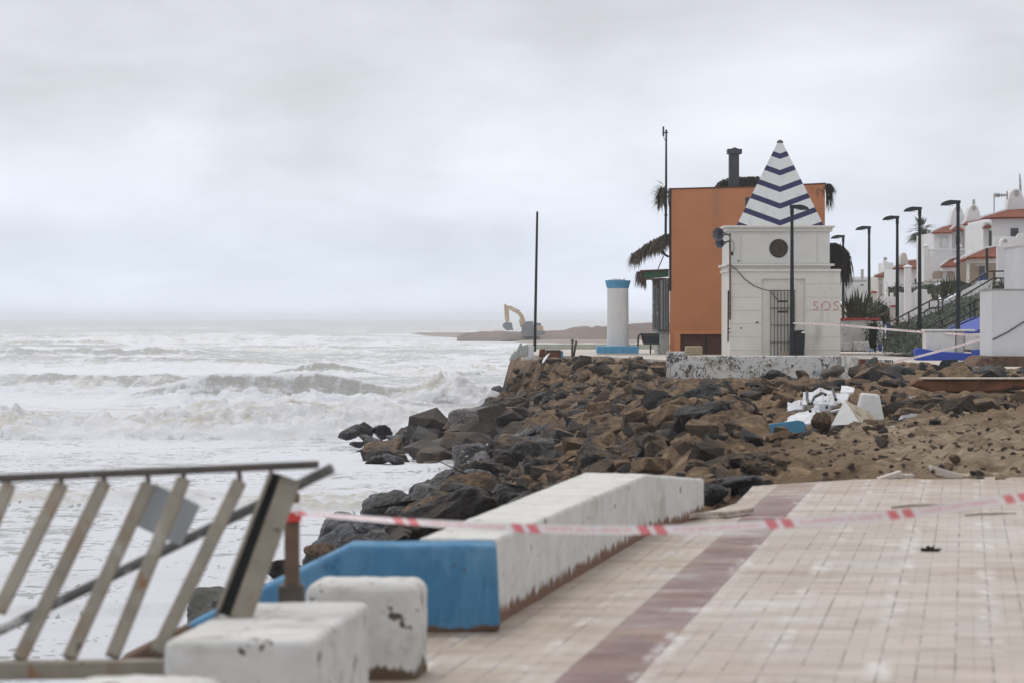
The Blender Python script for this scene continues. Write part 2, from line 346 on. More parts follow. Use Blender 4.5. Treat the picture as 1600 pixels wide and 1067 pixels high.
def seamat():
    m, t, b = newmat('surf')
    oc = nd(t, 'ShaderNodeTexCoord').outputs['Object']
    fo = nd(t, 'ShaderNodeAttribute', attribute_name='foam').outputs['Fac']
    si = nd(t, 'ShaderNodeAttribute', attribute_name='silt_shade').outputs['Fac']
    n1 = noise_(t, vmap(t, oc, scale=(.5, .8, 1.6)), 1.0, 10, .74, .6)
    n2 = noise_(t, vmap(t, oc, scale=(2.4, .7, 1.6), loc=(3, 8, 1)), 1.3, 8, .75, .8)
    nn = math_(t, 'ADD', math_(t, 'MULTIPLY', n1, .62), math_(t, 'MULTIPLY', n2, .38))
    k = math_(t, 'ADD', fo, math_(t, 'MULTIPLY', math_(t, 'SUBTRACT', nn, .5), 2.7))
    si = math_(t, 'MULTIPLY', si, step_(t, noise_(t, vmap(t, oc, scale=(1.6, 1.6, 2.2)), 1, 8, .72), .36, .60))  # breaks up the suspended sand and the painted bore shading
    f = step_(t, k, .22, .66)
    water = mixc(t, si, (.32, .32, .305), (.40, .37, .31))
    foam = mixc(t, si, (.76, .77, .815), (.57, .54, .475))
    foam = mixc(t, math_(t, 'MULTIPLY', step_(t, noise_(t, oc, 1.4, 9, .75), .50, .70), .30), foam, (.58, .58, .59))
    setin(t, b, 'Base Color', mixc(t, f, water, foam))
    setin(t, b, 'Roughness', math_(t, 'ADD', .28, math_(t, 'MULTIPLY', f, .6)))
    setin(t, b, 'Specular IOR Level', math_(t, 'SUBTRACT', .5, math_(t, 'MULTIPLY', f, .35)))
    h = math_(t, 'ADD', math_(t, 'MULTIPLY', f, .6), math_(t, 'ADD', math_(t, 'MULTIPLY', noise_(t, oc, 3.2, 9, .8), 1.5), math_(t, 'MULTIPLY', n2, .5)))
    bump_(t, b, h, .65, .15)
    M['surf'] = m
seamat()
def tapemat(key='tape', k=1.0):
    """barrier tape: pairs of red blocks with rows of pale red print between them (u runs along the tape, v across)"""
    m, t, b = newmat('barrier_tape')
    uv = nd(t, 'ShaderNodeUVMap').outputs[0]
    x, y, z = sepxyz(t, uv)
    sh = math_(t, 'ADD', x, math_(t, 'MULTIPLY', y, .018))
    f = math_(t, 'FRACT', math_(t, 'DIVIDE', sh, .435))
    r1 = math_(t, 'MULTIPLY', math_(t, 'GREATER_THAN', f, .0), math_(t, 'LESS_THAN', f, .085 * k))
    r2 = math_(t, 'MULTIPLY', math_(t, 'GREATER_THAN', f, .125), math_(t, 'LESS_THAN', f, .125 + .085 * k))
    red = math_(t, 'MAXIMUM', r1, r2)
    pr = math_(t, 'MULTIPLY', math_(t, 'GREATER_THAN', f, .27), math_(t, 'LESS_THAN', f, .95))
    pr = math_(t, 'MULTIPLY', pr, math_(t, 'MULTIPLY', math_(t, 'GREATER_THAN', y, .3), math_(t, 'LESS_THAN', y, .72)))
    pr = math_(t, 'MULTIPLY', pr, step_(t, noise_(t, vmap(t, uv, scale=(75, 2.2, 1)), 1, 2), .42, .50))
    c = mixc(t, math_(t, 'MULTIPLY', pr, .55), (.70, .64, .64), (.64, .25, .25))
    c = mixc(t, red, c, (.62, .17, .18))
    setin(t, b, 'Base Color', c); setin(t, b, 'Roughness', .35)
    M[key] = m
tapemat(); tapemat('tape_faded', .38)

# ------------------------------------------------------------------ object helpers
def P(px, py, d):
    """the point seen at photo pixel px,py at distance d along the view axis"""
    return Vector(((px - 800) * d / F, d, CZ - (py - HY) * d / F))
def PX(px, d): return (px - 800) * d / F
def PZ(py, d): return CZ - (py - HY) * d / F

class MB:
    def __init__(s): s.v, s.f, s.uv = [], [], None
    def add(s, vs, fs):
        o = len(s.v); s.v += [tuple(v) for v in vs]; s.f += [tuple(i + o for i in f) for f in fs]; return s
    def box(s, lo, hi, rz=0.0, rx=0.0, ry=0.0):
        c = (Vector(lo) + Vector(hi)) / 2; h = (Vector(hi) - Vector(lo)) / 2
        m = Euler((rx, ry, rz)).to_matrix()
        vs = [c + m @ Vector((sx * h.x, sy * h.y, sz * h.z)) for sz in (-1, 1) for sx, sy in ((-1, -1), (1, -1), (1, 1), (-1, 1))]
        return s.add(vs, [(3, 2, 1, 0), (4, 5, 6, 7), (0, 1, 5, 4), (1, 2, 6, 5), (2, 3, 7, 6), (3, 0, 4, 7)])
    def prism(s, pts, y0, y1):
        """polygon of (x, z) points extruded from y0 to y1"""
        n = len(pts)
        a = sum(pts[i][0] * pts[(i + 1) % n][1] - pts[(i + 1) % n][0] * pts[i][1] for i in range(n))
        if a < 0: pts = pts[::-1]
        vs = [(x, y0, z) for x, z in pts] + [(x, y1, z) for x, z in pts]
        return s.add(vs, [tuple(range(n)), tuple(range(2 * n - 1, n - 1, -1))] + [(i + n, (i + 1) % n + n, (i + 1) % n, i) for i in range(n)])
    def ppx(s, pts, d, th):
        return s.prism([(PX(x, d), PZ(y, d)) for x, y in pts], d, d + th)
    def bpx(s, x0, x1, y0, y1, d, th):
        return s.box((PX(x0, d), d, PZ(y1, d)), (PX(x1, d), d + th, PZ(y0, d)))
    def poly_z(s, pts, z0, z1):
        """polygon of (x, y) points extruded from z0 to z1"""
        n = len(pts)
        a = sum(pts[i][0] * pts[(i + 1) % n][1] - pts[(i + 1) % n][0] * pts[i][1] for i in range(n))
        if a < 0: pts = pts[::-1]
        vs = [(x, y, z0) for x, y in pts] + [(x, y, z1) for x, y in pts]
        return s.add(vs, [tuple(range(n - 1, -1, -1)), tuple(range(n, 2 * n))] + [(i, (i + 1) % n, (i + 1) % n + n, i + n) for i in range(n)])
    def tube(s, pts, r, n=8, cap=True):
        pts = [Vector(p) for p in pts]; m = len(pts)
        rs = r if isinstance(r, (list, tuple)) else [r] * m
        vs, fs = [], []
        up = None
        for i, p in enumerate(pts):
            tg = (pts[min(i + 1, m - 1)] - pts[max(i - 1, 0)]).normalized()
            if up is None:
                up = tg.cross(Vector((0, 0, 1)) if abs(tg.z) < .9 else Vector((0, 1, 0))).normalized()
            a = (up - tg * up.dot(tg)).normalized(); up = a; b = tg.cross(a)
            vs += [p + (a * math.cos(2 * math.pi * k / n) + b * math.sin(2 * math.pi * k / n)) * rs[i] for k in range(n)]
        for i in range(m - 1):
            fs += [(i * n + k, i * n + (k + 1) % n, (i + 1) * n + (k + 1) % n, (i + 1) * n + k) for k in range(n)]
        if cap: fs += [tuple(range(n - 1, -1, -1)), tuple((m - 1) * n + k for k in range(n))]
        return s.add(vs, fs)
    def bar(s, a, b, wx, wy, side=None):
        """rectangular bar from a to b; wx across (towards 'side'), wy the other way"""
        a, b = Vector(a), Vector(b); tg = (b - a).normalized()
        sd = Vector(side) if side else Vector((0, 1, 0))
        u = (sd - tg * sd.dot(tg)).normalized(); v = tg.cross(u)
        vs = [p + u * (i * wy / 2) + v * (j * wx / 2) for p in (a, b) for i, j in ((-1, -1), (1, -1), (1, 1), (-1, 1))]
        return s.add(vs, [(3, 2, 1, 0), (4, 5, 6, 7), (0, 1, 5, 4), (1, 2, 6, 5), (2, 3, 7, 6), (3, 0, 4, 7)])
    def lathe(s, prof, cx, cy, n=24):
        """profile of (radius, z)"""
        vs, fs = [], []
        for r, z in prof: vs += [(cx + r * math.cos(2 * math.pi * k / n), cy + r * math.sin(2 * math.pi * k / n), z) for k in range(n)]
        m = len(prof)
        for i in range(m - 1): fs += [(i * n + k, i * n + (k + 1) % n, (i + 1) * n + (k + 1) % n, (i + 1) * n + k) for k in range(n)]
        fs += [tuple(range(n - 1, -1, -1)), tuple((m - 1) * n + k for k in range(n))]
        return s.add(vs, fs)
    def frustum(s, x0, x1, y0, y1, z0, X0, X1, Y0, Y1, z1):
        vs = [(x0, y0, z0), (x1, y0, z0), (x1, y1, z0), (x0, y1, z0), (X0, Y0, z1), (X1, Y0, z1), (X1, Y1, z1), (X0, Y1, z1)]
        return s.add(vs, [(3, 2, 1, 0), (4, 5, 6, 7), (0, 1, 5, 4), (1, 2, 6, 5), (2, 3, 7, 6), (3, 0, 4, 7)])
    def ribbed(s, a, b, c, d, n, amp=.05, m=2):
        """barrel-tiled roof plane: eave a-b, ridge d-c, n tile columns"""
        a, b, c, d = map(Vector, (a, b, c, d))
        nr = (b - a).cross(d - a).normalized()
        if nr.z < 0: nr = -nr
        K = n * 6
        vs, fs = [], []
        for j in range(m + 1):
            for i in range(K + 1):
                u, v = i / K, j / m
                p = (a.lerp(b, u)).lerp(d.lerp(c, u), v)
                vs.append(p + nr * (amp * abs(math.sin(math.pi * u * n))))
        for j in range(m):
            for i in range(K):
                q = j * (K + 1) + i; fs.append((q, q + 1, q + K + 2, q + K + 1))
        # a flat underside closes the plane
        o = len(vs); vs += [a - nr * .06, b - nr * .06, c - nr * .06, d - nr * .06]
        fs += [(o + 3, o + 2, o + 1, o)] + [(i, o, o + 1, i + 1) if False else (i, i + 1, o + 1) if i >= K // 2 else (i, i + 1, o) for i in range(K)]
        fs += [(o, o + 1, K // 2)]
        return s.add(vs, fs)
    def blade(s, p, dirv, L, wd, droop=.3, seg=3, fold=.0):
        """a tapering leaf that bends down"""
        p = Vector(p); dv = Vector(dirv).normalized()
        side = dv.cross(Vector((0, 0, 1)))
        side = side.normalized() if side.length > .05 else Vector((1, 0, 0))
        vs = []
        for i in range(seg + 1):
            u = i / seg
            q = p + dv * (L * u) + Vector((0, 0, -droop * L * u * u))
            ww = wd * (1 - u ** 1.6) * (.55 + .9 * min(u * 2.2, .5))
            vs += [q - side * ww / 2, q + side * ww / 2]
        return s.add(vs, [(2 * i, 2 * i + 1, 2 * i + 3, 2 * i + 2) for i in range(seg)])
    def build(s, name, mat, parent=None, smooth=False, bevel=0.0, seg=2, loc=None):
        root = parent
        org = Vector((0, 0, 0))
        while root is not None:
            org = org + root.location; root = root.parent
        if parent is None and loc is not None: org = Vector(loc)
        me = bpy.data.meshes.new(name)
        me.from_pydata([tuple(Vector(v) - org) for v in s.v], [], s.f)
        me.materials.append(M[mat] if isinstance(mat, str) else mat)
        if s.uv:
            ul = me.uv_layers.new(name='UVMap')
            for lp in me.loops: ul.data[lp.index].uv = s.uv[lp.vertex_index]
        if smooth:
            me.polygons.foreach_set('use_smooth', [True] * len(me.polygons)); me.set_sharp_from_angle(angle=R(38))
        me.update()
        o = bpy.data.objects.new(name, me); COL.objects.link(o)
        if parent is not None: o.parent = parent
        elif loc is not None: o.location = loc
        if bevel:
            b = o.modifiers.new('bevel', 'BEVEL'); b.width = bevel; b.segments = seg; b.limit_method = 'ANGLE'
        return o

def worn(o, noise_size=.12, strength=.014, levels=4):
    """roughened, slightly broken masonry surface"""
    sb = o.modifiers.new('subdivide', 'SUBSURF'); sb.subdivision_type = 'SIMPLE'; sb.levels = sb.render_levels = levels
    for ns, st in ((noise_size, strength), (noise_size * 4, strength * 1.4)):
        tx = bpy.data.textures.new('wear', 'CLOUDS'); tx.noise_scale = ns; tx.noise_depth = 3
        dm = o.modifiers.new('wear', 'DISPLACE'); dm.texture = tx; dm.strength = st; dm.mid_level = .5; dm.texture_coords = 'LOCAL'
    return o
def tag(o, label, cat, group=None, kind=None):
    if label: o['label'] = label
    if cat: o['category'] = cat
    if group: o['group'] = group
    if kind: o['kind'] = kind
    return o
def thing(name, loc, label, cat, group=None):
    o = bpy.data.objects.new(name, None); COL.objects.link(o); o.location = Vector(loc); o.empty_display_size = .2
    return tag(o, label, cat, group)
def copy_tree(o, parent=None):
    c = o.copy(); COL.objects.link(c); c.parent = parent
    for ch in list(o.children): copy_tree(ch, c)
    return c

# numpy value noise
def _h(ix, iy, s):
    n = (ix.astype(np.int64) * 374761393 + iy.astype(np.int64) * 668265263 + s * 974634777) & 0x7fffffff
    n = ((n ^ (n >> 13)) * 1274126177) & 0x7fffffff
    return ((n ^ (n >> 16)) & 0xffff) / 65535.0
def vn(x, y, s=0):
    ix, iy = np.floor(x), np.floor(y); fx, fy = x - ix, y - iy
    fx = fx * fx * fx * (fx * (fx * 6 - 15) + 10); fy = fy * fy * fy * (fy * (fy * 6 - 15) + 10)
    a, b, c, d = _h(ix, iy, s), _h(ix + 1, iy, s), _h(ix, iy + 1, s), _h(ix + 1, iy + 1, s)
    return (a * (1 - fx) + b * fx) * (1 - fy) + (c * (1 - fx) + d * fx) * fy
def fbm(x, y, s=0, o=4, g=.5):
    r, a, tot = 0, 1.0, 0
    for i in range(o):
        r = r + a * vn(x * 2 ** i, y * 2 ** i, s + i * 7); tot += a; a *= g
    return r / tot
def sstep(v, a, b):
    k = np.clip((v - a) / (b - a), 0, 1); return k * k * (3 - 2 * k)

def grid_mesh(name, X, Y, Z, mat, attrs=None, smooth=True):
    rows, cols = X.shape
    co = np.stack([X, Y, Z], -1).reshape(-1, 3).astype(np.float32)
    i = (np.arange(rows - 1)[:, None] * cols + np.arange(cols - 1)[None, :]).reshape(-1)
    q = np.stack([i, i + 1, i + cols + 1, i + cols], -1).astype(np.int32)
    me = bpy.data.meshes.new(name)
    me.vertices.add(len(co)); me.vertices.foreach_set('co', co.ravel())
    me.loops.add(q.size); me.loops.foreach_set('vertex_index', q.ravel())
    me.polygons.add(len(q)); me.polygons.foreach_set('loop_start', np.arange(0, q.size, 4, dtype=np.int32))
    me.polygons.foreach_set('use_smooth', np.full(len(q), smooth))
    me.update(calc_edges=True)
    for k, v in (attrs or {}).items():
        a = me.attributes.new(k, 'FLOAT', 'POINT'); a.data.foreach_set('value', v.reshape(-1).astype(np.float32))
    me.materials.append(M[mat])
    o = bpy.data.objects.new(name, me); COL.objects.link(o)
    return o

# ================================================================== SETTING
SEA = -2.5
def sea():
    ys = list(np.arange(24, 165, .16))
    while ys[-1] < 7000: ys.append(ys[-1] + max(.22, (ys[-1] - 150) * .0075 if ys[-1] < 900 else ys[-1] * .03))
    ys = np.array(ys)
    ts = np.concatenate([np.linspace(-.27, -.185, 18, endpoint=False), np.linspace(-.185, .025, 400, endpoint=False), np.linspace(.025, .26, 24)])
    Y, Tn = np.meshgrid(ys, ts, indexing='ij'); X = Y * Tn
    h = np.zeros_like(X); foam = np.zeros_like(X); silt_shade = np.zeros_like(X)
    far = sstep(Y, 95, 330)
    # swell
    wob = 9 * (fbm(X / 40, Y / 160, 3, 3) - .5) * 2
    ph = (Y + wob + .12 * X) / 36.0
    cs = (.5 + .5 * np.cos(2 * np.pi * ph)) ** 2.2
    amp = (.05 + .62 * far) * (.35 + 1.0 * fbm(X / 30, Y / 50, 17, 2))
    amp *= 1 - .5 * sstep(Y, 700, 1500)
    h += amp * cs
    chop = (fbm(X / 5.5, Y / 3.2, 5, 5) - .5)
    h += chop * (.10 + .55 * far)
    h += (fbm(X / 1.3, Y / .8, 15, 4) - .5) * (.045 + .12 * far) * (1 - sstep(Y, 250, 500))
    near = 1 - sstep(Y, 88, 96)
    foam += .93 * near + (1 - near) * (.56 + .26 * (fbm(X / 22, Y / 34, 9, 3) - .5) * 2)
    foam -= .16 * far * cs * sstep(fbm(X / 9, Y / 20, 19, 3), .35, .6)
    foam -= .14 * sstep(Y, 450, 900) + .22 * sstep(Y, 800, 1800)
    silt_shade += .16 * (1 - near) * fbm(X / 18, Y / 18, 2, 3)
    def window(a, b, soft, s):
        xx = X + (fbm(X / 6, Y * 0 + s, s, 3) - .5) * soft
        return sstep(xx, a - soft, a + soft) * (1 - sstep(xx, b - soft, b + soft))
    def wave(y0, slope, x0, x1, H, wb, wf, kind, s, soft=3.0):
        nonlocal h, foam, silt_shade
        yc = y0 + slope * X + 3.2 * (fbm(X / 11.0, X * 0 + s, s, 4) - .5) * 2 * min(1, y0 / 110)
        q = Y - yc
        env = window(x0, x1, soft, s) * ((.72 + .5 * fbm(X / 5.0, X * 0 + s * 2.3, s + 1, 5)) if kind == 'face' else (.50 + .95 * fbm(X / 3.4, X * 0 + s * 2.3, s + 1, 5)))
        near_ = np.abs(q) < 30
        back = np.exp(-np.clip(q, 0, None) ** 2 / wb ** 2)
        if kind == 'face':
            frq = np.clip(-q / wf, 0, 1); front = (1 - frq) ** 1.6
            pr = np.where(q > 0, back, front)
            h += np.where(near_, H * env * pr, 0)
            onface = sstep(-q, -.1, .25) * (1 - sstep(-q, wf * .85, wf * 1.25)) * env
            ribs = fbm(X / .30 - q * .5, q / 3.0, s + 4, 4)
            top = np.clip(1.25 + q / wf, 0, 1)
            foam -= onface * top * (.26 + .70 * (ribs - .40))
            silt_shade += onface * (.15 + .45 * sstep(vn(X / 2.2, X * 0, s + 9), .4, .8))
            h += onface * H * .10 * (ribs - .5)
            lip = np.exp(-(q - .2) ** 2 / .35 ** 2) * env
            foam += lip * 1.1 * vn(X / .7, X * 0, s + 3)
            # thrown white water in front of the foot
            ft = np.exp(-((q + wf * 1.6) / (wf * 1.1)) ** 2) * env
            lump = fbm(X / 1.0, Y / .9, s + 6, 5)
            h += ft * H * .55 * np.clip(lump * 1.9 - .45, 0, 2)
            foam += ft * .7
        else:                                           # broken bore: a tumbling wall of foam
            front = np.clip(1 + q / wf, 0, 1) ** .55
            pr = np.where(q > 0, back, np.where(q < -wf, 0, front))
            lump = fbm(X / 1.5, Y / 1.3, s + 6, 5)
            fine = fbm(X / .42, Y / .40, s + 16, 4)
            h += np.where(near_, H * env * pr * (.35 + 1.0 * lump + .85 * (fine - .5)), 0)
            body = np.where(near_, np.clip(pr * 1.4, 0, 1) * env, 0)
            foam += body * (.55 - .35 * sstep(fbm(X / 1.2, Y / 2.2, s + 2, 4), .50, .70))
            silt_shade += body * (.25 + .75 * sstep(fbm(X / 2.4, Y / 2.4, s + 12, 3), .40, .62))  # beige patches: stirred-up sand plus shading painted into the foam
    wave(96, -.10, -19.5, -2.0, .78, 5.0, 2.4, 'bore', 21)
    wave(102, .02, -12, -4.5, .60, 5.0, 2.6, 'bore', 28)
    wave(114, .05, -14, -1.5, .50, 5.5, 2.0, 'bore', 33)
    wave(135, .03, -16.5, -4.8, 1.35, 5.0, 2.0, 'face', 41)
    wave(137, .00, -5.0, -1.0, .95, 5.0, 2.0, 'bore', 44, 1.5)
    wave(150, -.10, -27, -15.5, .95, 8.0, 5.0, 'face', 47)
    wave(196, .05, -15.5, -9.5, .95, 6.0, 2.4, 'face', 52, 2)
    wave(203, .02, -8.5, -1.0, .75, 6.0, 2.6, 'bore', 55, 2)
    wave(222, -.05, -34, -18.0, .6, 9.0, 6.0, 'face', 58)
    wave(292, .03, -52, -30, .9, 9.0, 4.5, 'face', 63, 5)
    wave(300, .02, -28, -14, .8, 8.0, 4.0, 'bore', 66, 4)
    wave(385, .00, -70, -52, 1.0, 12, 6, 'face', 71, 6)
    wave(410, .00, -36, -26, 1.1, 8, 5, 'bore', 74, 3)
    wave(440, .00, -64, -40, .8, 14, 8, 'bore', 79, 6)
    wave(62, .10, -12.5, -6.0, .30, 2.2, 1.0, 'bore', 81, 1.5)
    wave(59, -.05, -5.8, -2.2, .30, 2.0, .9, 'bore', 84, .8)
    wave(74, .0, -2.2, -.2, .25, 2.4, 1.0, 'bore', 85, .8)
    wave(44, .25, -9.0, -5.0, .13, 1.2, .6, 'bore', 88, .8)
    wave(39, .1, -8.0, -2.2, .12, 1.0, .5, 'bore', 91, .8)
    # foam sheets pulled into streaks on the flat inshore water
    st = fbm(X / 1.5 + 1.5 * fbm(X / 3, Y / 3, 77, 2), Y / 1.3, 73, 4)
    foam -= near * .95 * sstep(np.abs(st - .5), .030, .0) * sstep(fbm(X / 3.5, Y / 5, 75, 3), .36, .54)
    st = fbm(X / .8 + fbm(X / 2, Y / 2, 78, 2), Y / 1.0, 79, 3)
    foam -= near * .75 * sstep(np.abs(st - .5), .022, .0) * sstep(fbm(X / 2.2, Y / 3, 76, 3), .42, .56)
    foam -= near * .30 * sstep(fbm(X / 6, Y / 13, 95, 4), .50, .64)
    h *= 1 - sstep(X - (-3.0 + 0 * Y), 2.0, 4.0) * (Y < 110)
    lb = np.interp(ys, [400, 455, 500, 550, 600, 640, 690, 760], [9, 1.5, -3, -8, -14, -20, -24, -29])[:, None]
    h *= np.where((Y > 400) & (Y < 800), sstep(lb - X, -2, 22) * .9 + .02, 1)
    Z = SEA + h
    o = grid_mesh('sea', X, Y, Z, 'surf', {'foam': np.clip(foam, -.3, 1.4), 'silt_shade': np.clip(silt_shade, 0, 1)})
    tag(o, None, None, None, 'structure')
sea()

CREST = ([9, 13, 19, 21, 25, 30, 40, 60, 80, 92, 97, 101, 106, 110, 140], [-1.35, -.55, .45, 1.15, 1.5, 1.9, 2.5, 3.4, 4.4, 5.2, 4.6, 3.0, 1.3, .35, .1])
TOE = ([9, 13, 30, 40, 50, 56, 60, 66, 73, 77, 80, 86, 92, 96, 100, 110, 140], [-3.6, -3.4, -3.3, -3.2, -3.0, -2.6, -2.2, -1.5, -1.2, -2.3, -3.7, -4.9, -5.2, -2.2, -1.0, -.7, -.7])
def terr(x, y, fine=True):
    x = np.asarray(x, float); y = np.asarray(y, float)
    xc, xt = np.interp(y, *CREST), np.interp(y, *TOE)
    u = np.clip((x - xt) / (xc - xt), -.4, 1)
    z = -2.95 + 2.95 * np.where(u > 0, u ** .92, u)
    out = np.clip((x - xc) / 3.0, 0, 1)
    mound = (fbm(x / 2.6, y / 4.5, 31, 4) - .45)
    z = z + mound * (.42 * (1 - .55 * out)) * (y > 23)
    if fine:
        z = z + (fbm(x / .55, y / .8, 37, 5, .6) - .5) * .22 * (y > 24.5)
        c = fbm(x / .28, y / .34, 39, 3)
        z = z + np.clip(c - .56, 0, 1) * .34 * (y > 25)
        c = fbm(x / .15, y / .19, 43, 2)
        z = z + np.clip(c - .50, 0, 1) * .20 * (y > 25) * sstep(fbm(x / 1.6, y / 2.2, 45, 3), .42, .62)
    # a heap of sand and stone in front of the speckled wall and either side of it
    k = x / np.maximum(y, 1)
    wl = sstep(k, .046, .056) * (1 - sstep(k, .112, .124))
    z = z - wl * (.34 * sstep(y, 60, 74) + .55 * sstep(y, 74, 86))
    z = z - .20 * sstep(y, 76, 84) * (1 - sstep(y, 90, 97)) * (x < 5.2) - .16 * sstep(y, 40, 48) * (1 - sstep(y, 60, 66)) * sstep(k, .122, .138)
    z = z - sstep(y, 32, 42) * (1 - sstep(y, 48, 60)) * (.54 * sstep(k, .070, .084) * (1 - sstep(k, .104, .116)) + .20 * sstep(k, .104, .114) * (1 - sstep(k, .126, .14)))
    z = z - .16 * sstep(y, 27, 24.0) * (x > -9) - .22 * sstep(y, 32, 28) * sstep(x, 3.6, 2.4)
    z = z + (fbm(x / .6, y / .5, 47, 4) - .5) * 1.1 * sstep(y, 97, 100) * (y < 107) * sstep(x, 3.2, 1.5)
    z = np.where(y < 24.2, np.minimum(z, -.13), z)
    z = np.where((y > 93) & (x < 5.3), np.minimum(z, -.12 - .10 * fbm(x / .7, y / .7, 49, 2)), z)
    z = np.where((y > 107) , np.minimum(z, -.06), z)
    z = np.where((y > 79) & (x > 12.2), np.minimum(z, -.05), z)
    return z
xs = np.concatenate([np.arange(-9, 1, .13), np.arange(1, 9, .065), np.arange(9, 26.1, .2)]); ys = np.concatenate([np.arange(9, 24, .4), np.arange(24, 46, .065), np.arange(46, 62, .12), np.arange(62, 141, .18)])
Yg, Xg = np.meshgrid(ys, xs, indexing='ij')
o = grid_mesh('terrain', Xg, Yg, terr(Xg, Yg), 'sand')
tag(o, None, None, None, 'structure')

# near promenade: a real slab with a broken far edge
edge_px = [(1098, 806), (1118, 796), (1150, 786), (1168, 768), (1176, 759), (1215, 756), (1282, 752), (1330, 749), (1384, 747), (1432, 744), (1500, 741), (1538, 733), (1575, 722), (1640, 714), (1760, 700)]
edge = []
for px, py in edge_px:
    dd = CZ * F / (py - HY); edge.append((PX(px, dd), dd))
pv = MB().poly_z([(-1.75, 6.0), (-1.50, 9.0), (-.45, 13.3), (.80, 19.5), (1.32, 20.9)] + edge[1:] + [(9.5, 6.0)], -.11, 0.0)
tag(pv.build('pavement', 'tiles'), None, None, None, 'structure')

# far promenade round the hut and the plaza behind the bank
fp = MB().poly_z([(5.3, 96.6), (11.55, 96.6), (11.6, 79.5), (26, 76), (26, 240), (12, 240), (5.0, 134), (.35, 132), (.35, 111), (3.2, 106.5)], -.22, .03)
tag(fp.build('promenade', 'far_paving'), None, None, None, 'structure')
# land behind the promenade
ls = MB().add([(19, 112, .2), (60, 112, .2), (60, 400, 1.6), (19, 400, 1.6), (24, 128, 2.3), (60, 128, 2.3), (60, 400, 3.0), (26, 400, 3.0)], [(0, 1, 5, 4), (4, 5, 6, 7), (0, 4, 7, 3)])
tag(ls.build('hillside', 'house_tan'), None, None, None, 'structure')

# far beach, with the sand pushed up in mounds
yb = np.concatenate([np.arange(136, 440, 6.), np.arange(440, 760, 4.)]); ub = np.linspace(0, 1, 90)
left = np.interp(yb, [136, 300, 455, 500, 550, 600, 640, 690, 760], [3.0, 4.5, 1.5, -3, -8, -14, -20, -24, -29])
Yb, Ub = np.meshgrid(yb, ub, indexing='ij'); Xb = left[:, None] + Ub * (130 - left[:, None])
Zb = -2.75 + .55 * sstep(Xb - left[:, None], -1, 6) + .1 * (fbm(Xb / 9, Yb / 12, 51, 3) - .5)
tag(grid_mesh('beach', Xb, Yb, Zb, 'beach_sand'), None, None, None, 'structure')

def mound(name, px0, px1, prof, d, depth, label):
    xs = np.linspace(PX(px0, d), PX(px1, d), 160); ys = np.linspace(d - depth / 2, d + depth / 2, 22)
    Y, X = np.meshgrid(ys, xs, indexing='ij')
    top = np.interp(xs, [PX(p, d) for p, _ in prof], [PZ(q, d) for _, q in prof])[None, :]
    k = np.clip(1 - np.abs((Y - d) / (depth / 2)), 0, 1)
    Z = -2.35 + (top + 2.35) * np.clip(k * 1.5, 0, 1) + (fbm(X / 3.5, Y / 3.5, 61, 3) - .5) * .5 * (k > 0)
    o = grid_mesh(name, X, Y, Z, 'mound_sand'); tag(o, label, 'sand mound')
mound('sand_mound', 715, 842, [(715, 526), (728, 520), (750, 518.5), (765, 519.5), (785, 518), (842, 519.5)], 505, 16, 'low dark ridge of piled sand that the distant excavator works behind')
mound('sand_mound', 835, 1200, [(835, 522), (850, 518), (880, 516.5), (900, 512.5), (918, 509.5), (926, 512), (932, 509), (942, 511.5), (955, 510), (975, 508), (1010, 505), (1040, 506), (1200, 503)], 515, 18, 'long dark mound of sand across the far beach, seen beyond the white column')

# haze: sea spray in the air
hz = MB().box((-2200, -30, -4.5), (2200, 7300, 10.5))
m, t, b = newmat('haze'); t.nodes.remove(b)
vol = nd(t, 'ShaderNodeVolumePrincipled', {'Color': (.93, .965, 1.0), 'Density': .0003, 'Anisotropy': .6})
t.links.new(vol.outputs[0], [n for n in t.nodes if n.type == 'OUTPUT_MATERIAL'][0].inputs['Volume'])
ho = hz.build('haze', m); tag(ho, None, None, None, 'stuff')

# ================================================================== FOREGROUND
def low_wall():
    r = thing('low_wall', (0, 16, 0), 'long whitewashed low seawall with a blue painted end, rust stains along its foot', 'low wall')
    # white body: section .36 wide, from the blue end to the kink, then to the broken tip
    A = [(-.43, 13.28), (.46, 18.9), (1.02, 20.75)]; B = [(-.07, 13.28), (.87, 18.75), (1.37, 20.7)]; H = [.40, .40, .262]
    def body(z0, hs, k=1.0):
        mb = MB(); vs = []
        for (a, bb, h) in zip(A, B, hs): vs += [(a[0], a[1], z0), (bb[0], bb[1], z0), (bb[0], bb[1], h), (a[0], a[1], h)]
        fs = []
        for i in range(2):
            o = i * 4; p = o + 4; fs += [(o, o + 1, p + 1, p), (o + 1, o + 2, p + 2, p + 1), (o + 2, o + 3, p + 3, p + 2), (o + 3, o, p, p + 3)]
        fs += [(3, 2, 1, 0), (8, 9, 10, 11)]
        return mb.add(vs, fs)
    worn(body(-.35, H).build('wall', 'whitewash', r, bevel=.02), .05, .005, 5)
    bl = MB().prism([(PX(x, 13), PZ(y, 13)) for x, y in [(180, 1033), (360, 943), (548, 851.5), (775, 850), (782, 986), (650, 992), (400, 1100), (180, 1110)]], 12.98, 13.275)
    worn(bl.build('end_wall', 'blue_paint', r, bevel=.02), .2, .008, 4)
low_wall()

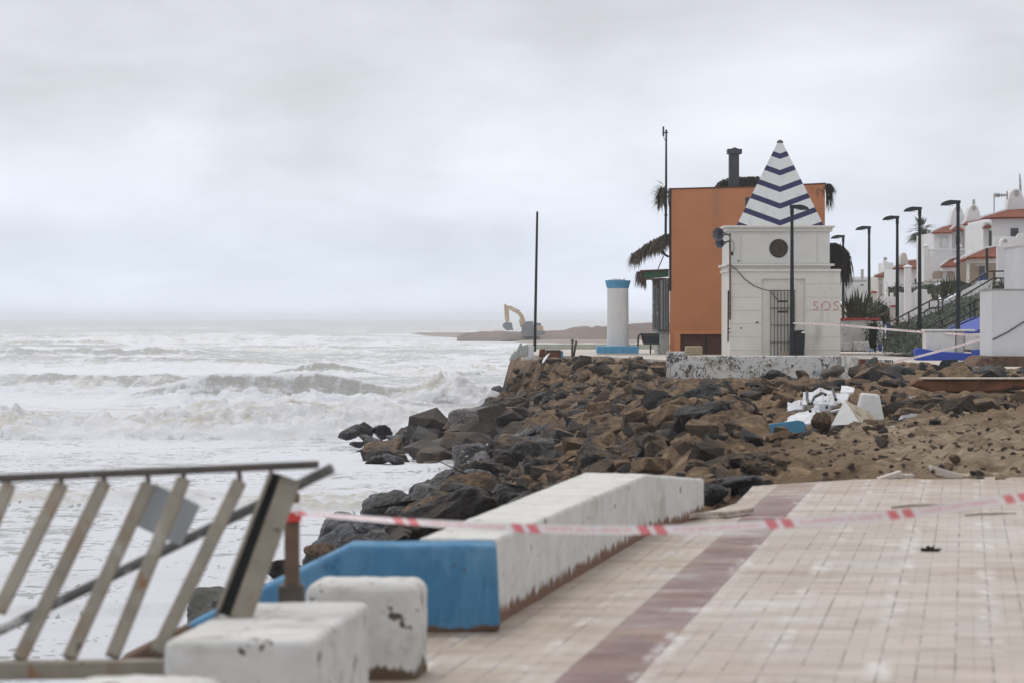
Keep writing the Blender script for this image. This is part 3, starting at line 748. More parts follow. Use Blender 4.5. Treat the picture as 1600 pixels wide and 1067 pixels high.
def block(name, d0, d1, xf, xb, z, label, mat, bev, tilt=0.0):
    """xf, xb: left and right x at the front and back edges"""
    mb = MB().add([(xf[0], d0, -.06), (xf[1], d0, -.06), (xb[1], d1, -.06), (xb[0], d1, -.06), (xf[0], d0, z), (xf[1], d0, z - tilt), (xb[1], d1, z - tilt), (xb[0], d1, z)],
                  [(3, 2, 1, 0), (4, 5, 6, 7), (0, 1, 5, 4), (1, 2, 6, 5), (2, 3, 7, 6), (3, 0, 4, 7)])
    o = worn(mb.build(name, mat, bevel=bev, seg=4), .07, .010); tag(o, label, 'concrete block', 'white blocks of the broken sea wall'); return o
block('concrete_block', 9.03, 10.28, (-1.085, -.625), (-.965, -.507), .40, 'big flat topped white concrete block in front of the smaller rounded block', 'chipped_white', .025)
block('concrete_block', 11.25, 11.6, (-.81, -.372), (-.775, -.335), .378, 'smaller white block with rounded corners beside the blue wall end', 'chipped_white', .055)
block('concrete_block', 7.55, 8.22, (-1.30, -.86), (-1.23, -.79), .40, 'white block rising from the bottom edge of the picture under the broken railing', 'chipped_white', .07)

def railing():
    D = 10.0
    r = thing('broken_railing', (-1.5, D, 0), 'torn section of cream metal railing leaning over, its slats all aslant', 'railing')
    MB().bar(P(-40, 748.5, D), P(498, 725, D), .026, .05).build('top_rail', 'rusty_dark', r, bevel=.006)
    b = MB().bar(P(-40, 1047, D - .5), P(262, 1043, D - .5), .058, .07); b.build('bottom_rail', 'cream_metal', r, bevel=.008)
    for (a, c) in [((-70, 757), (-150, 930)), ((14, 757), (-65, 948)), ((96, 757), (-2, 955)), ((163, 753), (30, 1030)), ((232, 756), (108, 1028)), ((287, 748), (175, 1026)), ((375, 752), (245, 1020))]:
        a_, c_ = P(*a, D - .02), P(*c, D - .48)
        MB().bar(c_, a_, .048, .024).build('slat', 'cream_metal', r, bevel=.006)
        MB().tube([a_, a_ + Vector((-.004, .01, .035))], .009, 6).build('stud', 'rusty_dark', r)
    # channel-section end post: two cream flanges, the web between coloured black for its inner shadow
    top, bot = P(436, 743, D + .02), P(352, 962, D - .3)
    n = (top - bot).normalized(); side = Vector((n.z, 0, -n.x))
    ep = MB()
    ep.bar(bot + side * .062, top + side * .050, .072, .030); ep.bar(bot - side * .036, top - side * .036, .012, .075)
    e = ep.build('end_post', 'cream_metal', r, bevel=.004)
    MB().bar(bot + side * .0 + Vector((0, .035, 0)), top - side * .004 + Vector((0, .035, 0)), .062, .012).build('shaded_web', 'black_iron', e)
    MB().ppx([(241, 755), (313, 789), (283, 853), (193, 812)], D + .05, .006).build('bracket_plate', 'zinc', r, bevel=.002)
    MB().tube([P(-60, 1013, D + .35), P(200, 887, D + .25), P(400, 790, D + .15), P(455, 763, D + .08), P(490, 745, D + .05), P(519, 731, D + .03)], .0185, 12).build('handrail_tube', 'pipe_grey', r, smooth=True)
railing()

pt = thing('rusty_post', P(456, 935, 11.0), 'short rusty square post with barrier tape wound round its top', 'post')
MB().bpx(444, 467, 770, 940, 11.0, .055).build('post_body', 'rusty_brown', pt, bevel=.006)
MB().bpx(434, 474, 914, 945, 10.98, .09).build('base_plate', 'rusty_dark', pt, bevel=.01)
MB().bpx(442.5, 468.5, 786, 800, 10.985, .085).build('tape_wrap', 'stripe_white', pt, bevel=.003)
MB().bpx(442, 468.8, 800, 815, 10.982, .09).build('tape_wrap', 'stripe_red', pt, bevel=.003)

def ribbon(name, pts, wd, mat, label, period=1.0, lean=.35):
    """barrier tape through points, held a little off vertical"""
    pts = [Vector(p) for p in pts]; mb = MB(); uv = []
    fine = []
    for i in range(len(pts) - 1):
        p0, p1, p2, p3 = pts[max(i - 1, 0)], pts[i], pts[i + 1], pts[min(i + 2, len(pts) - 1)]
        for k in range(10):
            s = k / 10
            fine.append(.5 * ((2 * p1) + (p2 - p0) * s + (2 * p0 - 5 * p1 + 4 * p2 - p3) * s * s + (3 * p1 - p0 - 3 * p2 + p3) * s ** 3))
    fine.append(pts[-1])
    L = 0; vs = []
    for i, p in enumerate(fine):
        if i: L += (p - fine[i - 1]).length
        a = lean + .35 * math.sin(L * 1.7 + 1.0) + .2 * math.sin(L * 4.1)
        ww = wd * (.55 + .45 * min(1, i / 12))
        sd = Vector((0, math.sin(a), math.cos(a))) * ww / 2
        n = Vector((0, math.cos(a), -math.sin(a))) * .0006
        vs += [p - sd - n, p + sd - n, p - sd + n, p + sd + n]
        u_ = (p.x - .011) / period
        uv += [(u_, 0), (u_, 1), (u_, 0), (u_, 1)]
    fs = []
    for i in range(len(fine) - 1):
        o = i * 4
        fs += [(o, o + 4, o + 5, o + 1), (o + 2, o + 3, o + 7, o + 6), (o, o + 2, o + 6, o + 4), (o + 1, o + 5, o + 7, o + 3)]
    mb.add(vs, fs); mb.uv = uv
    return tag(mb.build(name, mat), label, 'barrier tape')
ribbon('barrier_tape', [P(px, py, dd) for px, py, dd in [(462, 801, 10.98), (540, 807, 10.8), (630, 814, 10.6), (740, 821, 10.35), (830, 825, 10.2), (920, 827.5, 10.1), (1015, 827.5, 10.0), (1110, 825, 9.95), (1210, 818, 9.95), (1310, 811, 10.0), (1405, 803, 10.1), (1500, 790, 10.2), (1600, 776, 10.3), (1720, 757, 10.4)]],
         .032, 'tape', 'red and white barrier tape sagging across the whole promenade from the rusty post', 1.0, .45)

# small things washed onto the paving
def clump(px, py, wpx, label):
    dd = CZ * F / (py - HY); c = P(px, py, dd); w_ = wpx * dd / F
    mb = MB()
    for i in range(46):
        a = random.uniform(0, 6.28); rr = random.uniform(0, .42) * w_
        p = c + Vector((math.cos(a) * rr, math.sin(a) * rr * .6, .004))
        q = p + Vector((random.uniform(-.2, .2) * w_, random.uniform(-.15, .15) * w_, random.uniform(.05, .30) * w_ * (1 - rr / w_ * 1.6)))
        mb.tube([p, (p + q) / 2 + Vector((0, 0, .03 * w_)), q], [.05 * w_, .06 * w_, .012 * w_], 5)
    tag(mb.build('seaweed_clump', 'seaweed', loc=c), label, 'seaweed')
clump(1452, 861, 34, 'small black clump of seaweed lying alone on the pale paving')
def stick(name, a, b, r, mat, label, cat='stick'):
    a, b = Vector(a), Vector(b); mid = (a + b) / 2
    mb = MB().tube([a, a.lerp(b, .3) + Vector((0, 0, r * .5)), a.lerp(b, .65) + Vector((0, r, r * .2)), b], [r * .7, r, r * .9, r * .4], 7)
    return tag(mb.build(name, mat, loc=mid), label, cat)
def ong(px, py, up=0.0):
    dd = (CZ - up) * F / (py - HY); return P(px, py, dd)
stick('driftwood_stick', ong(1393, 792, .012), ong(1490, 787, .012), .012, 'timber_grey', 'thin dark stick lying flat on the paving near the broken tile edge', 'stick')
stick('driftwood_stick', ong(1508, 804, .009), ong(1588, 801, .009), .008, 'timber_grey', 'shorter thin stick on the paving below the other one, near the picture edge', 'stick')
for i, (px0, py0, px1, py1, wd, lab) in enumerate([(1020, 813, 1098, 803, .05, 'weathered plank stub lying along the foot of the white low wall'), (1060, 806, 1135, 800, .035, 'thin wooden slat lying by the tip of the low wall'), (1128, 803, 1172, 796, .06, 'short brown plank across the broken pavement corner beside the rocks')]):
    a, b = ong(px0, py0, .03), ong(px1, py1, .03)
    tag(MB().bar(a, b, .03, wd, side=(0, 1, 0)).build('plank', 'timber_grey' if i != 1 else 'timber_pale', loc=(a + b) / 2, bevel=.004), lab, 'plank')
for i, (pts, lab, rz) in enumerate([([(1372, 747), (1409, 735), (1411, 746), (1374, 749)], 'loose broken paving tile tilted up at the pavement edge, smaller of the pale pieces', 0), ([(1452, 746), (1455, 727), (1508, 742), (1504, 747)], 'long loose kerb tile propped at a slant on the pavement edge', 0), ([(1412, 748), (1413, 741), (1434, 741), (1436, 747)], 'small flat paving fragment between the two tilted tiles', 0)]):
    dd = CZ * F / (748 - HY) + .05 + .03 * i
    c = P(pts[0][0], pts[0][1], dd)
    tag(MB().prism([(PX(x, dd), PZ(y, dd)) for x, y in pts], dd, dd + .16).build('broken_tile', 'far_paving', loc=c, bevel=.006), lab, 'tile')
c = ong(1435, 745, 0)
tag(MB().bpx(1434, 1453, 739, 748, c.y + .02, .1).build('brick_fragment', 'brown_block', loc=c, bevel=.01), 'red brown brick fragment among the loose tiles at the pavement edge', 'brick')

# ================================================================== ROCKS
def rock_mesh(seed, fine=True):
    rnd = random.Random(seed)
    bm = bmesh.new()
    sx, sy, sz = 1.0, rnd.uniform(.65, 1.0), rnd.uniform(.50, .78)
    for i in range(rnd.randint(11, 24)):
        v = Vector((rnd.gauss(0, 1), rnd.gauss(0, 1), rnd.gauss(0, 1))).normalized()
        k = rnd.uniform(.78, 1.08)
        bm.verts.new((v.x * k * sx, v.y * k * sy, v.z * k * sz))
    r = bmesh.ops.convex_hull(bm, input=bm.verts)
    bmesh.ops.delete(bm, geom=[g for g in r['geom_interior'] if isinstance(g, bmesh.types.BMVert)], context='VERTS')
    bmesh.ops.dissolve_limit(bm, angle_limit=R(14), verts=bm.verts, edges=bm.edges)
    if fine:
        bmesh.ops.bevel(bm, geom=list(bm.edges), offset=(.05, .13, .09)[seed % 3], segments=2, affect='EDGES', profile=.6)
        bmesh.ops.triangulate(bm, faces=bm.faces)
        for lim in (.40, .20, .11):
            bmesh.ops.subdivide_edges(bm, edges=[e for e in bm.edges if e.calc_length() > lim], cuts=1)
            bmesh.ops.triangulate(bm, faces=bm.faces)
        bmesh.ops.smooth_vert(bm, verts=bm.verts, factor=.35, use_axis_x=True, use_axis_y=True, use_axis_z=True)
        for v in bm.verts:
            q = v.co + Vector((seed * 1.7, 0, 0))
            n = mnoise.fractal(q * 1.7, .9, 2.1, 4) * .085 - abs(mnoise.fractal(q * 3.1 + Vector((9, 2, 1)), .8, 2.2, 3)) * .075 + mnoise.fractal(q * 9.0, .9, 2, 3) * .022
            v.co += v.co.normalized() * n
    else:
        bmesh.ops.triangulate(bm, faces=bm.faces)
    me = bpy.data.meshes.new('boulder')
    bmesh.ops.recalc_face_normals(bm, faces=bm.faces)
    bm.to_mesh(me); bm.free()
    me.materials.append(M['rock_dark'])
    return me
ROCKS = [rock_mesh(100 + i) for i in range(18)]
SMALL = []
for i in range(10):
    me = rock_mesh(300 + i, False)
    SMALL.append((np.array([v.co[:] for v in me.vertices]), [tuple(p.vertices) for p in me.polygons])); bpy.data.meshes.remove(me)
rr_ = random.Random(77)
placed = []           # (x, y, r)
def put_rock(x, y, z, s, mat, label, group, cat='boulder', flat=1.0, rot=None, mesh=None):
    o = bpy.data.objects.new('boulder', mesh or rr_.choice(ROCKS)); COL.objects.link(o)
    o.location = (x, y, z); o.scale = (s, s * rr_.uniform(.85, 1.1), s * flat)
    o.rotation_euler = rot or (rr_.uniform(-.45, .45), rr_.uniform(-.45, .45), rr_.uniform(0, 6.28))
    o.material_slots[0].link = 'OBJECT'; o.material_slots[0].material = M[mat]
    tag(o, label, cat, group); placed.append((x, y, s)); return o
SURF = ('dark wet boulder standing alone in the white surf off the rock slope', 'boulders standing in the surf')
# (px, py of its middle, distance, radius, flat)
for px, py, dd, s, fl in [(566, 677, 89, .50, .9), (598, 681, 89, .45, .75), (547, 679, 89, .48, .7), (583, 692, 88, .55, .6), (615, 692, 87.5, .6, .7), (556, 698, 87, .38, .6), (640, 686, 88, .6, .9),
                          (594, 722, 77.5, .42, .5), (614, 723, 77, .45, .6), (571, 686, 88.5, .22, .8), (777, 613, 150, .5, 1.0)]:
    p = P(px, py, dd); put_rock(p.x, p.y, max(p.z, SEA - .1) + .08, s, 'rock_wet', *SURF, flat=fl)
U = None
for px, py, dd, s, fl, mat, lab in [
    (627, 781, 60, .42, .75, 'rock_wet', 'longer of two wet boulders at the tip of the small spit in the surf'),
    (655, 777, 60.5, .36, 1.0, 'rock_wet', 'pointed wet boulder beside the longer one on the small spit in the near surf'),
    (697, 792, 44, .36, 1.1, 'rock_sandy', 'brown pointed boulder rising just behind the pale top of the low wall'),
    (820, 703, 63, .66, 1.0, 'rock_dark', 'largest dark boulder of the slope, upright flat face towards the sea'),
    (863, 722, 55, .46, .65, 'rock_wet', 'angular wet boulder with bright glinting facets above the low wall'),
    (915, 688, 60, .56, .6, 'rock_dark', 'broad flat topped black boulder behind the glinting wet one'),
    (776, 706, 71, .50, .9, 'rock_sandy', 'rounded brown boulder above the splash at the foot of the slope'),
    (1205, 600, 92.0, 1.15, .55, 'rock_dark', 'huge black slab of rock leaning below the speckled white wall'),
    (1120, 607, 91.5, .62, .7, 'rock_dark', 'black wedge shaped boulder under the middle of the speckled wall'),
    (1300, 583, 92.5, .50, .8, 'rock_green', 'rounded grey boulder against the end of the speckled wall'),
    (1252, 586, 94, .35, .8, 'rock_sandy', 'brown stone wedged between black slab and grey boulder at the wall'),
    (1213, 636, 66, .34, .8, 'rock_dark', 'dark slanting boulder beside the heap of white plastic debris'),
    (1360, 571, 84.5, .42, .75, 'rock_green', 'grey green boulder resting against the red brown block'),
    (1150, 757, 27.2, .42, .72, 'rock_dark', 'big sand smeared dark boulder at the tip of the low wall'),
    (1112, 772, 26.0, .22, .8, 'rock_dark', 'dark stone squeezed between the low wall tip and the bigger boulder'),
    (505, 868, 29, .34, .6, 'rock_sandy', 'long brown topped boulder just above the sloping end of the blue wall'),
    (560, 856, 30, .30, .6, 'rock_dark', 'dark boulder behind the blue wall, next to the long brown topped one'),
    (612, 846, 30.5, .30, .7, 'rock_dark', 'dark rounded boulder behind the blue wall under the barrier tape'),
    (655, 838, 31, .30, .75, 'rock_sandy', 'brown boulder where the white wall top meets the rock slope, under the tape'),
    (372, 948, 31, .42, .6, 'rock_wet', 'wet grey boulder low behind the leaning end post'),
    (452, 893, 30, .40, .6, 'rock_dark', 'dark boulder directly behind the rusty post above the blue slope'),
    (404, 930, 32, .46, .6, 'rock_wet', 'wet dark boulder seen between the leaning end post and the rusty post'),
    (325, 952, 33, .56, .8, 'rock_green', 'grey boulder seen between the railing slats beside the end post'),
    (1034, 572, 97.5, .42, .9, 'rock_sandy', 'brown boulder tight against the corner pier of the speckled wall'),
    (1020, 566, 100.5, .40, .8, 'rock_dark', 'dark boulder next to the one against the corner pier of the speckled wall'),
    (1183, 735, 28.8, .33, .7, 'rock_sandy', 'sandy brown boulder behind the big one at the pavement corner'),
    (1262, 700, 33, .20, .6, 'rock_dark', 'lone dark stone half buried in the pale sand below the white debris'),
    (1283, 660, 43.6, .23, .95, 'rock_sandy', 'brown broken boulder between the blue board and the white pyramid'),
    (1375, 671, 41.5, .40, .38, 'rock_sandy', 'flat brown rock slab lying just below the two white concrete pieces'),
    (1480, 572, 78, .42, .8, 'rock_green', 'tallest grey boulder at the head of the rock pile by the blue kerb'),
    (1472, 633, 52, .44, .55, 'rock_sandy', 'wide sand covered boulder beneath the rusty beam'),
    (1535, 625, 54, .42, .6, 'rock_dark', 'dark boulder with bluish faces under the outer end of the rusty beam'),
    (1425, 648, 48, .38, .65, 'rock_dark', 'dark overhanging rock with a black hollow beneath it, beside pale sand')]:
    p = P(px, py, dd); put_rock(p.x, p.y, max(p.z, float(terr(p.x, p.y, False)) + .25 * s * fl), s, mat, lab, None, flat=fl)

for x, y, z, q in [(-.35, 107.0, -2.3, .55), (.05, 107.2, -1.75, .45), (.25, 107.6, -1.2, .40), (.75, 106.6, -1.5, .5), (.45, 107.9, -.75, .35), (.95, 107, -.85, .42), (.15, 109, -1.0, .45), (1.4, 106.2, -1.2, .45), (-.15, 108.6, -2.0, .5), (.75, 108, -.45, .3)]:
    put_rock(x, y, z, q, 'rock_sandy', 'brown boulder stacked on the steep corner under the bare pole', 'boulders stacked on the steep corner under the pole')
for i in range(44):
    y = rr_.uniform(98.5, 110.5); xc, xt = float(np.interp(y, *CREST)), float(np.interp(y, *TOE)); u = rr_.uniform(.22, .95); x = min(xt + (xc - xt) * u, y * .011)
    q = rr_.uniform(.22, .42)
    put_rock(x, y, min(float(terr(x, y, False)) + .10, -.25 - q * .7), q, rr_.choice(['rock_sandy', 'rock_sandy', 'rock_dark']), 'brown boulder stacked on the steep corner under the bare pole', 'boulders stacked on the steep corner under the pole')
for i in range(40):
    y = rr_.uniform(70, 78.2); x = y * rr_.uniform(.1205, .185)
    q = rr_.uniform(.20, .42); z = CZ - (rr_.uniform(567, 579) - HY) * y / F - q * .55
    put_rock(x, y, z, q, 'rock_green', 'grey green stone in the heap along the promenade edge by the blue kerb', 'grey stones along the promenade edge', flat=.85)
def ok(x, y, s, k=.62):
    return all((x - a) ** 2 + (y - b) ** 2 > (k * (s + c)) ** 2 for a, b, c in placed)
def cap(x, y, top):
    """how far a stone's top must sink to stay below the walls and paving behind it"""
    px_ = 800 + x * F / y
    if y < 36 or (y < 62 and 1345 < px_ < 1405): return 0
    row = 614 if (y < 62 and px_ > 1405) else 555 if px_ < 1040 else (592 if px_ < 1330 else 566)
    return max(0.0, top - (CZ - (row - HY) * y / F))
cand = []
tries = 0
while tries < 15000 and len(cand) < 1500:
    tries += 1
    y = rr_.uniform(22, 108) if rr_.random() < .7 else rr_.uniform(22, 60)
    xc, xt = float(np.interp(y, *CREST)), float(np.interp(y, *TOE))
    x = rr_.uniform(xt + .15, xc + (4.5 if y > 42 else 1.3)) if rr_.random() < .86 else rr_.uniform(xc, 15 if 45 < y < 84 else xc + 2)
    u = (x - xt) / (xc - xt)
    if y > 93 and 5.1 < x < 11.8: continue
    if x > 12 and y > 78: continue
    if y < 26 and x > xc - .35: continue
    if y > 107 and u > .5: continue
    py_, px_ = HY + CZ * F / y, 800 + x * F / y
    if px_ > 1225 and py_ > 655: continue                      # the pale sand spit
    if 1180 < px_ < 1400 and 27 < y < 56: continue                # the heap of debris lies open
    lower = u < .48 and y < 97
    base = rr_.uniform(.48, 1.10) if lower else (.15 + .40 * rr_.random() ** 1.5)
    if y < 32: base *= .62
    if u > 1.5 and y < 60: base *= .7
    s = base * (.75 if rr_.random() < .35 else 1)
    if not ok(x, y, s, .58 if lower else .70): continue
    placed.append((x, y, s)); cand.append((x, y, s, u))
cand.sort(key=lambda c: -c[2] / c[1])
NB = 160
rub_v, rub_f = [], []
ZONE = {
 'low': ('dark wet angular boulder on the lower seaward face of the rock slope', 'dark boulders on the seaward face of the slope', 'rock_wet'),
 'mid': ('dark boulder with sand in its hollows on the middle of the slope', 'sand streaked boulders on the middle of the slope', 'rock_dark'),
 'sandy': ('brown sand covered boulder high on the slope before the wall', 'sand covered boulders high on the slope', 'rock_sandy'),
 'bank': ('brown boulder bedded in the sandy bank below the white column', 'boulders in the bank below the column', 'rock_sandy'),
 'green': ('grey green stone of the heap between the speckled wall and rusty beam', 'grey stones heaped beyond the white debris', 'rock_green')}
for i, (x, y, s, u) in enumerate(cand):
    z = float(terr(x, y, False)) + s * rr_.uniform(.12, .36)
    z -= cap(x, y, z + s * .62)
    rnd = rr_.random()
    if x > 9.0 and y > 50: zone = 'green'
    elif y > 96: zone = 'bank'
    elif u < .38: zone = 'low'
    elif u < .68: zone = 'mid'
    else: zone = 'sandy'
    lab, grp, mat = ZONE[zone]
    if zone == 'low' and rnd < .22: mat = 'rock_dark'
    if zone == 'sandy' and rnd < .42: mat = 'rock_dark'; 
    if zone == 'bank' and rnd < .38: mat = 'rock_dark'
    if i < NB: put_rock(x, y, z, s, mat, lab, grp, flat=rr_.uniform(.7, 1.0))
    else:
        V, Fc = rr_.choice(SMALL); m = Euler((rr_.uniform(-.5, .5), rr_.uniform(-.5, .5), rr_.uniform(0, 6.3))).to_matrix()
        o_ = len(rub_v); rub_v += [tuple(Vector(m @ Vector(v)) * s + Vector((x, y, z))) for v in V]; rub_f += [tuple(k + o_ for k in f) for f in Fc]
# small rubble between the boulders
for i in range(1500):
    y = 23 + 84 * rr_.random() ** 1.5
    xc, xt = float(np.interp(y, *CREST)), float(np.interp(y, *TOE))
    x = rr_.uniform(xt, xc + 3) if rr_.random() < .8 else rr_.uniform(xc, 13)
    if (y > 93 and x > 5) or (y < 27 and x > xc - .3): continue
    px_, py_ = 800 + x * F / y, HY + CZ * F / y
    s = rr_.uniform(.05, .20) * (.45 if (px_ > 1230 and py_ > 662) else 1)
    if px_ > 1230 and py_ > 655 and rr_.random() < .5: continue
    V, Fc = rr_.choice(SMALL); m = Euler((rr_.uniform(-.5, .5), rr_.uniform(-.5, .5), rr_.uniform(0, 6.3))).to_matrix(); z = float(terr(x, y)) + s * .15; z -= cap(x, y, z + s * .7)
    o_ = len(rub_v); rub_v += [tuple(Vector(m @ Vector(v)) * s + Vector((x, y, z))) for v in V]; rub_f += [tuple(k + o_ for k in f) for f in Fc]
# clods and chips strewn over the pale sand
for i in range(1900):
    y = 25 + 30 * rr_.random() ** 1.2; x = y * rr_.uniform(.085, .185)
    s = rr_.uniform(.012, .045) * (1 + 1.4 * (rr_.random() < .08)); z = float(terr(x, y)) + s * .1
    V, Fc = rr_.choice(SMALL); m = Euler((rr_.uniform(-.5, .5), rr_.uniform(-.5, .5), rr_.uniform(0, 6.3))).to_matrix()
    o_ = len(rub_v); rub_v += [tuple(Vector(m @ Vector(v)) * s + Vector((x, y, z))) for v in V]; rub_f += [tuple(k + o_ for k in f) for f in Fc]
rb = MB(); rb.v, rb.f = rub_v, rub_f
tag(rb.build('rubble', 'rock_rubble'), 'loose stones filling the gaps between the boulders of the slope', 'rubble', None, 'stuff')

# splash where a wave meets the slope
sp = MB()
for i in range(190):
    px = rr_.gauss(757, 13); py = 733 - abs(rr_.gauss(0, 11)) - (6 if rr_.random() < .3 else 0)
    p = P(px, py, 70.5 + rr_.uniform(-.8, .8)); s = rr_.uniform(.008, .026)
    sp.lathe([(s * .3, p.z - s), (s, p.z), (s * .3, p.z + s)], p.x, p.y, 5)
tag(sp.build('spray', 'white_pvc'), 'spray of white drops thrown up where a wave hits the rocks', 'spray', None, 'stuff')

# ================================================================== DEBRIS ON THE BANK
def debris():
    d = 43.0
    p = P(1335, 645, d)
    r = thing('concrete_pyramid', P(1330, 665, d), 'white painted concrete pyramid fragment lying on its side, one flank broken raw', 'concrete fragment')
    a, b_, c_, apex = P(1299, 664, d), P(1344, 662, d), P(1372, 650, d + .9), P(1320, 624, d + .35)
    e = P(1310, 652, d + 1.0)
    MB().add([a, b_, apex, e, c_], [(0, 1, 2), (0, 2, 3), (3, 4, 1, 0)]).build('white_face', 'concrete_white', r)
    MB().add([b_, c_, apex, e], [(0, 1, 2), (1, 3, 2)]).build('broken_face', 'broken_concrete', r)
    pts = [(1340, 640), (1347, 616), (1371, 614), (1380, 640), (1379, 652), (1351, 657)]
    dd = 45.0
    o = MB().frustum(PX(1339, dd), PX(1384, dd), dd, dd + .5, PZ(660, dd), PX(1345, dd), PX(1372, dd), dd + .12, dd + .42, PZ(615, dd)).build('concrete_block', 'concrete_white', loc=P(1360, 655, dd), bevel=.03)
    tag(o, 'tilted white concrete stub standing behind the white pyramid fragment', 'concrete fragment'); o.rotation_euler = (0, .10, 0)
    dd = 44.0
    o = MB().ppx([(1197, 663), (1247, 656), (1256, 658), (1260, 666), (1258, 674), (1225, 681), (1200, 680)], dd, .05).build('blue_board', 'blue_cap', loc=P(1225, 670, dd), bevel=.008)
    tag(o, 'blue painted board with rounded corner half buried in the sand', 'board')
    # crumpled white sheets
    def sheet(name, quad, nu, nv, amp, mat, label, seed, cat):
        a, b, c, e = [P(*q) for q in quad]; n = (b - a).cross(e - a).normalized(); vs, fs = [], []
        for j in range(nv + 1):
            for i in range(nu + 1):
                q = a.lerp(b, i / nu).lerp(e.lerp(c, i / nu), j / nv)
                k = mnoise.fractal(q * 4 + Vector((seed, 0, 0)), .9, 2, 3)
                vs.append(q + n * k * amp + Vector((0, 0, abs(k) * amp * .5)))
        for j in range(nv):
            for i in range(nu):
                o_ = j * (nu + 1) + i; fs.append((o_, o_ + 1, o_ + nu + 2, o_ + nu + 1))
        o = MB().add(vs, fs).build(name, mat, loc=a, smooth=False); sm = o.modifiers.new('thick', 'SOLIDIFY'); sm.thickness = .03
        return tag(o, label, cat)
    sheet('plastic_sheet', [(1253, 632, 46.5), (1300, 628, 46.5), (1302, 612, 47.6), (1256, 612, 47.6)], 14, 8, .05, 'plastic_white', 'upper crumpled white plastic sheet under black hoses in the debris heap', 3, 'plastic sheet')
    sheet('plastic_sheet', [(1270, 638, 45.8), (1320, 630, 45.8), (1328, 613, 46.8), (1278, 618, 46.8)], 14, 8, .06, 'plastic_white', 'folded white plastic cover in front of the upper sheet, next to the pyramid', 8, 'plastic sheet')
    sheet('ribbed_panel', [(1226, 661, 44.8), (1266, 660, 44.8), (1290, 634, 46.0), (1236, 648, 45.8)], 16, 10, .05, 'ribbed_white', 'white ribbed panel with dark creases above the blue board', 12, 'panel')
    sheet('plastic_sheet', [(1230, 641, 46.5), (1256, 637, 46.5), (1256, 629, 47.2), (1231, 631, 47.2)], 8, 6, .06, 'plastic_white', 'small flat piece of white plastic left of the debris heap', 15, 'plastic sheet')
    sheet('plastic_scrap', [(1224, 694, 34.6), (1240, 690, 34.6), (1243, 683, 35.0), (1232, 687, 35.0)], 8, 4, .03, 'plastic_white', 'narrow torn white scrap lying on sand below the blue board', 17, 'plastic scrap')
    sheet('plastic_scrap', [(1246, 685, 35.4), (1272, 682, 35.4), (1262, 677, 35.9), (1256, 676, 35.9)], 8, 4, .04, 'plastic_white', 'pointed white scrap on the sand next to the narrow torn one', 19, 'plastic scrap')
    sheet('ribbed_panel', [(1313, 614, 50), (1332, 613, 50), (1336, 606, 50.6), (1315, 602, 50.6)], 10, 6, .03, 'ribbed_white', 'grey ribbed panel fragment beyond the folded plastic cover', 23, 'panel')
    dd = 45.0
    o = MB().bpx(1281, 1297, 629, 643, dd, .25).build('white_crate', 'crate_white', loc=P(1289, 640, dd), bevel=.02); tag(o, 'small white plastic box with a dark hole among the crumpled sheets', 'box')
    h = MB().bpx(1290.5, 1293.5, 633, 638, dd - .012, .01).build('opening', 'black_iron', o)
    h.location = (0, 0, 0); h.data.transform(Matrix.Translation(-Vector(P(1289, 640, dd)) + Vector((0, 0, 0)))) if False else None
    for i, (pts, lab) in enumerate([([(1261, 612, 46.3), (1261, 622, 46.0), (1264, 631, 45.8)], 'black hose lying down across the upper plastic sheet'),
                                    ([(1268, 630, 45.6), (1272, 620, 46.0), (1282, 615, 46.2), (1284, 613, 46.3), (1290, 616, 46)], 'curled black hose looping over the folded plastic cover'),
                                    ([(1301, 608, 46.4), (1303, 614, 46.0), (1306, 624, 45.6)], 'short black hose end hanging near the pyramid side of the heap'),
                                    ([(1262, 634, 44.9), (1266, 642, 44.6)], 'thin black rod sticking out above the ribbed panel'),
                                    ([(1199, 690, 35.0), (1203, 696, 34.9), (1207, 703, 34.9)], 'bent black pipe stub poking from the sand near the wall tip rocks')]):
        q = [P(*z) for z in pts]
        tag(MB().tube(q, .024, 8).build('black_hose', 'black_hose', loc=q[0], smooth=True), lab, 'hose')
    # long rusty beam with a pale top board
    dd = 60.0
    r = thing('rusty_beam', P(1520, 612, dd), 'long rust brown beam lying across the rocks under a thin pale board', 'beam')
    MB().ppx([(1424, 602), (1432, 593), (1640, 592), (1640, 604), (1560, 612), (1455, 612)], dd, .5).build('beam', 'rust_wood', r, bevel=.04)
    MB().bpx(1443, 1640, 590, 592.3, dd - .08, .6).build('top_board', 'timber_pale', r, bevel=.006)
    dd = 85
    o = MB().bpx(1343.5, 1372, 560.5, 581, dd, .45).build('concrete_stump', 'brown_block', loc=P(1358, 580, dd), bevel=.03); tag(o, 'square red brown block standing at the end of the speckled wall', 'block')
    # sticks and laths on the sand
    stick('wooden_lath', P(1553, 674, 36.5), P(1598, 668, 36.6), .016, 'timber_pale', 'pale broken lath on the sand at the picture edge, upper one', 'lath')
    stick('wooden_lath', P(1568, 680, 36), P(1612, 678, 36.1), .02, 'timber_grey', 'grey broken lath on the sand below the pale one', 'lath')
    stick('wooden_lath', P(1530, 647, 42.5), P(1590, 647, 42.5), .022, 'timber_pale', 'long pale board edge half buried in sand beneath the rusty beam', 'lath')
    stick('wooden_lath', P(1495, 645.5, 42.5), P(1515, 645, 42.5), .02, 'timber_pale', 'short pale board end half buried beside the long one', 'lath')
    stick('wooden_lath', P(1152, 687, 37), P(1180, 676, 37.4), .022, 'timber_pale', 'pale slanting lath among the stones left of the blue board', 'lath')
    stick('wooden_lath', P(1383, 616, 60), P(1405, 605, 60.5), .028, 'timber_pale', 'thin pale board leaning on the grey stones beyond the concrete stub', 'lath')
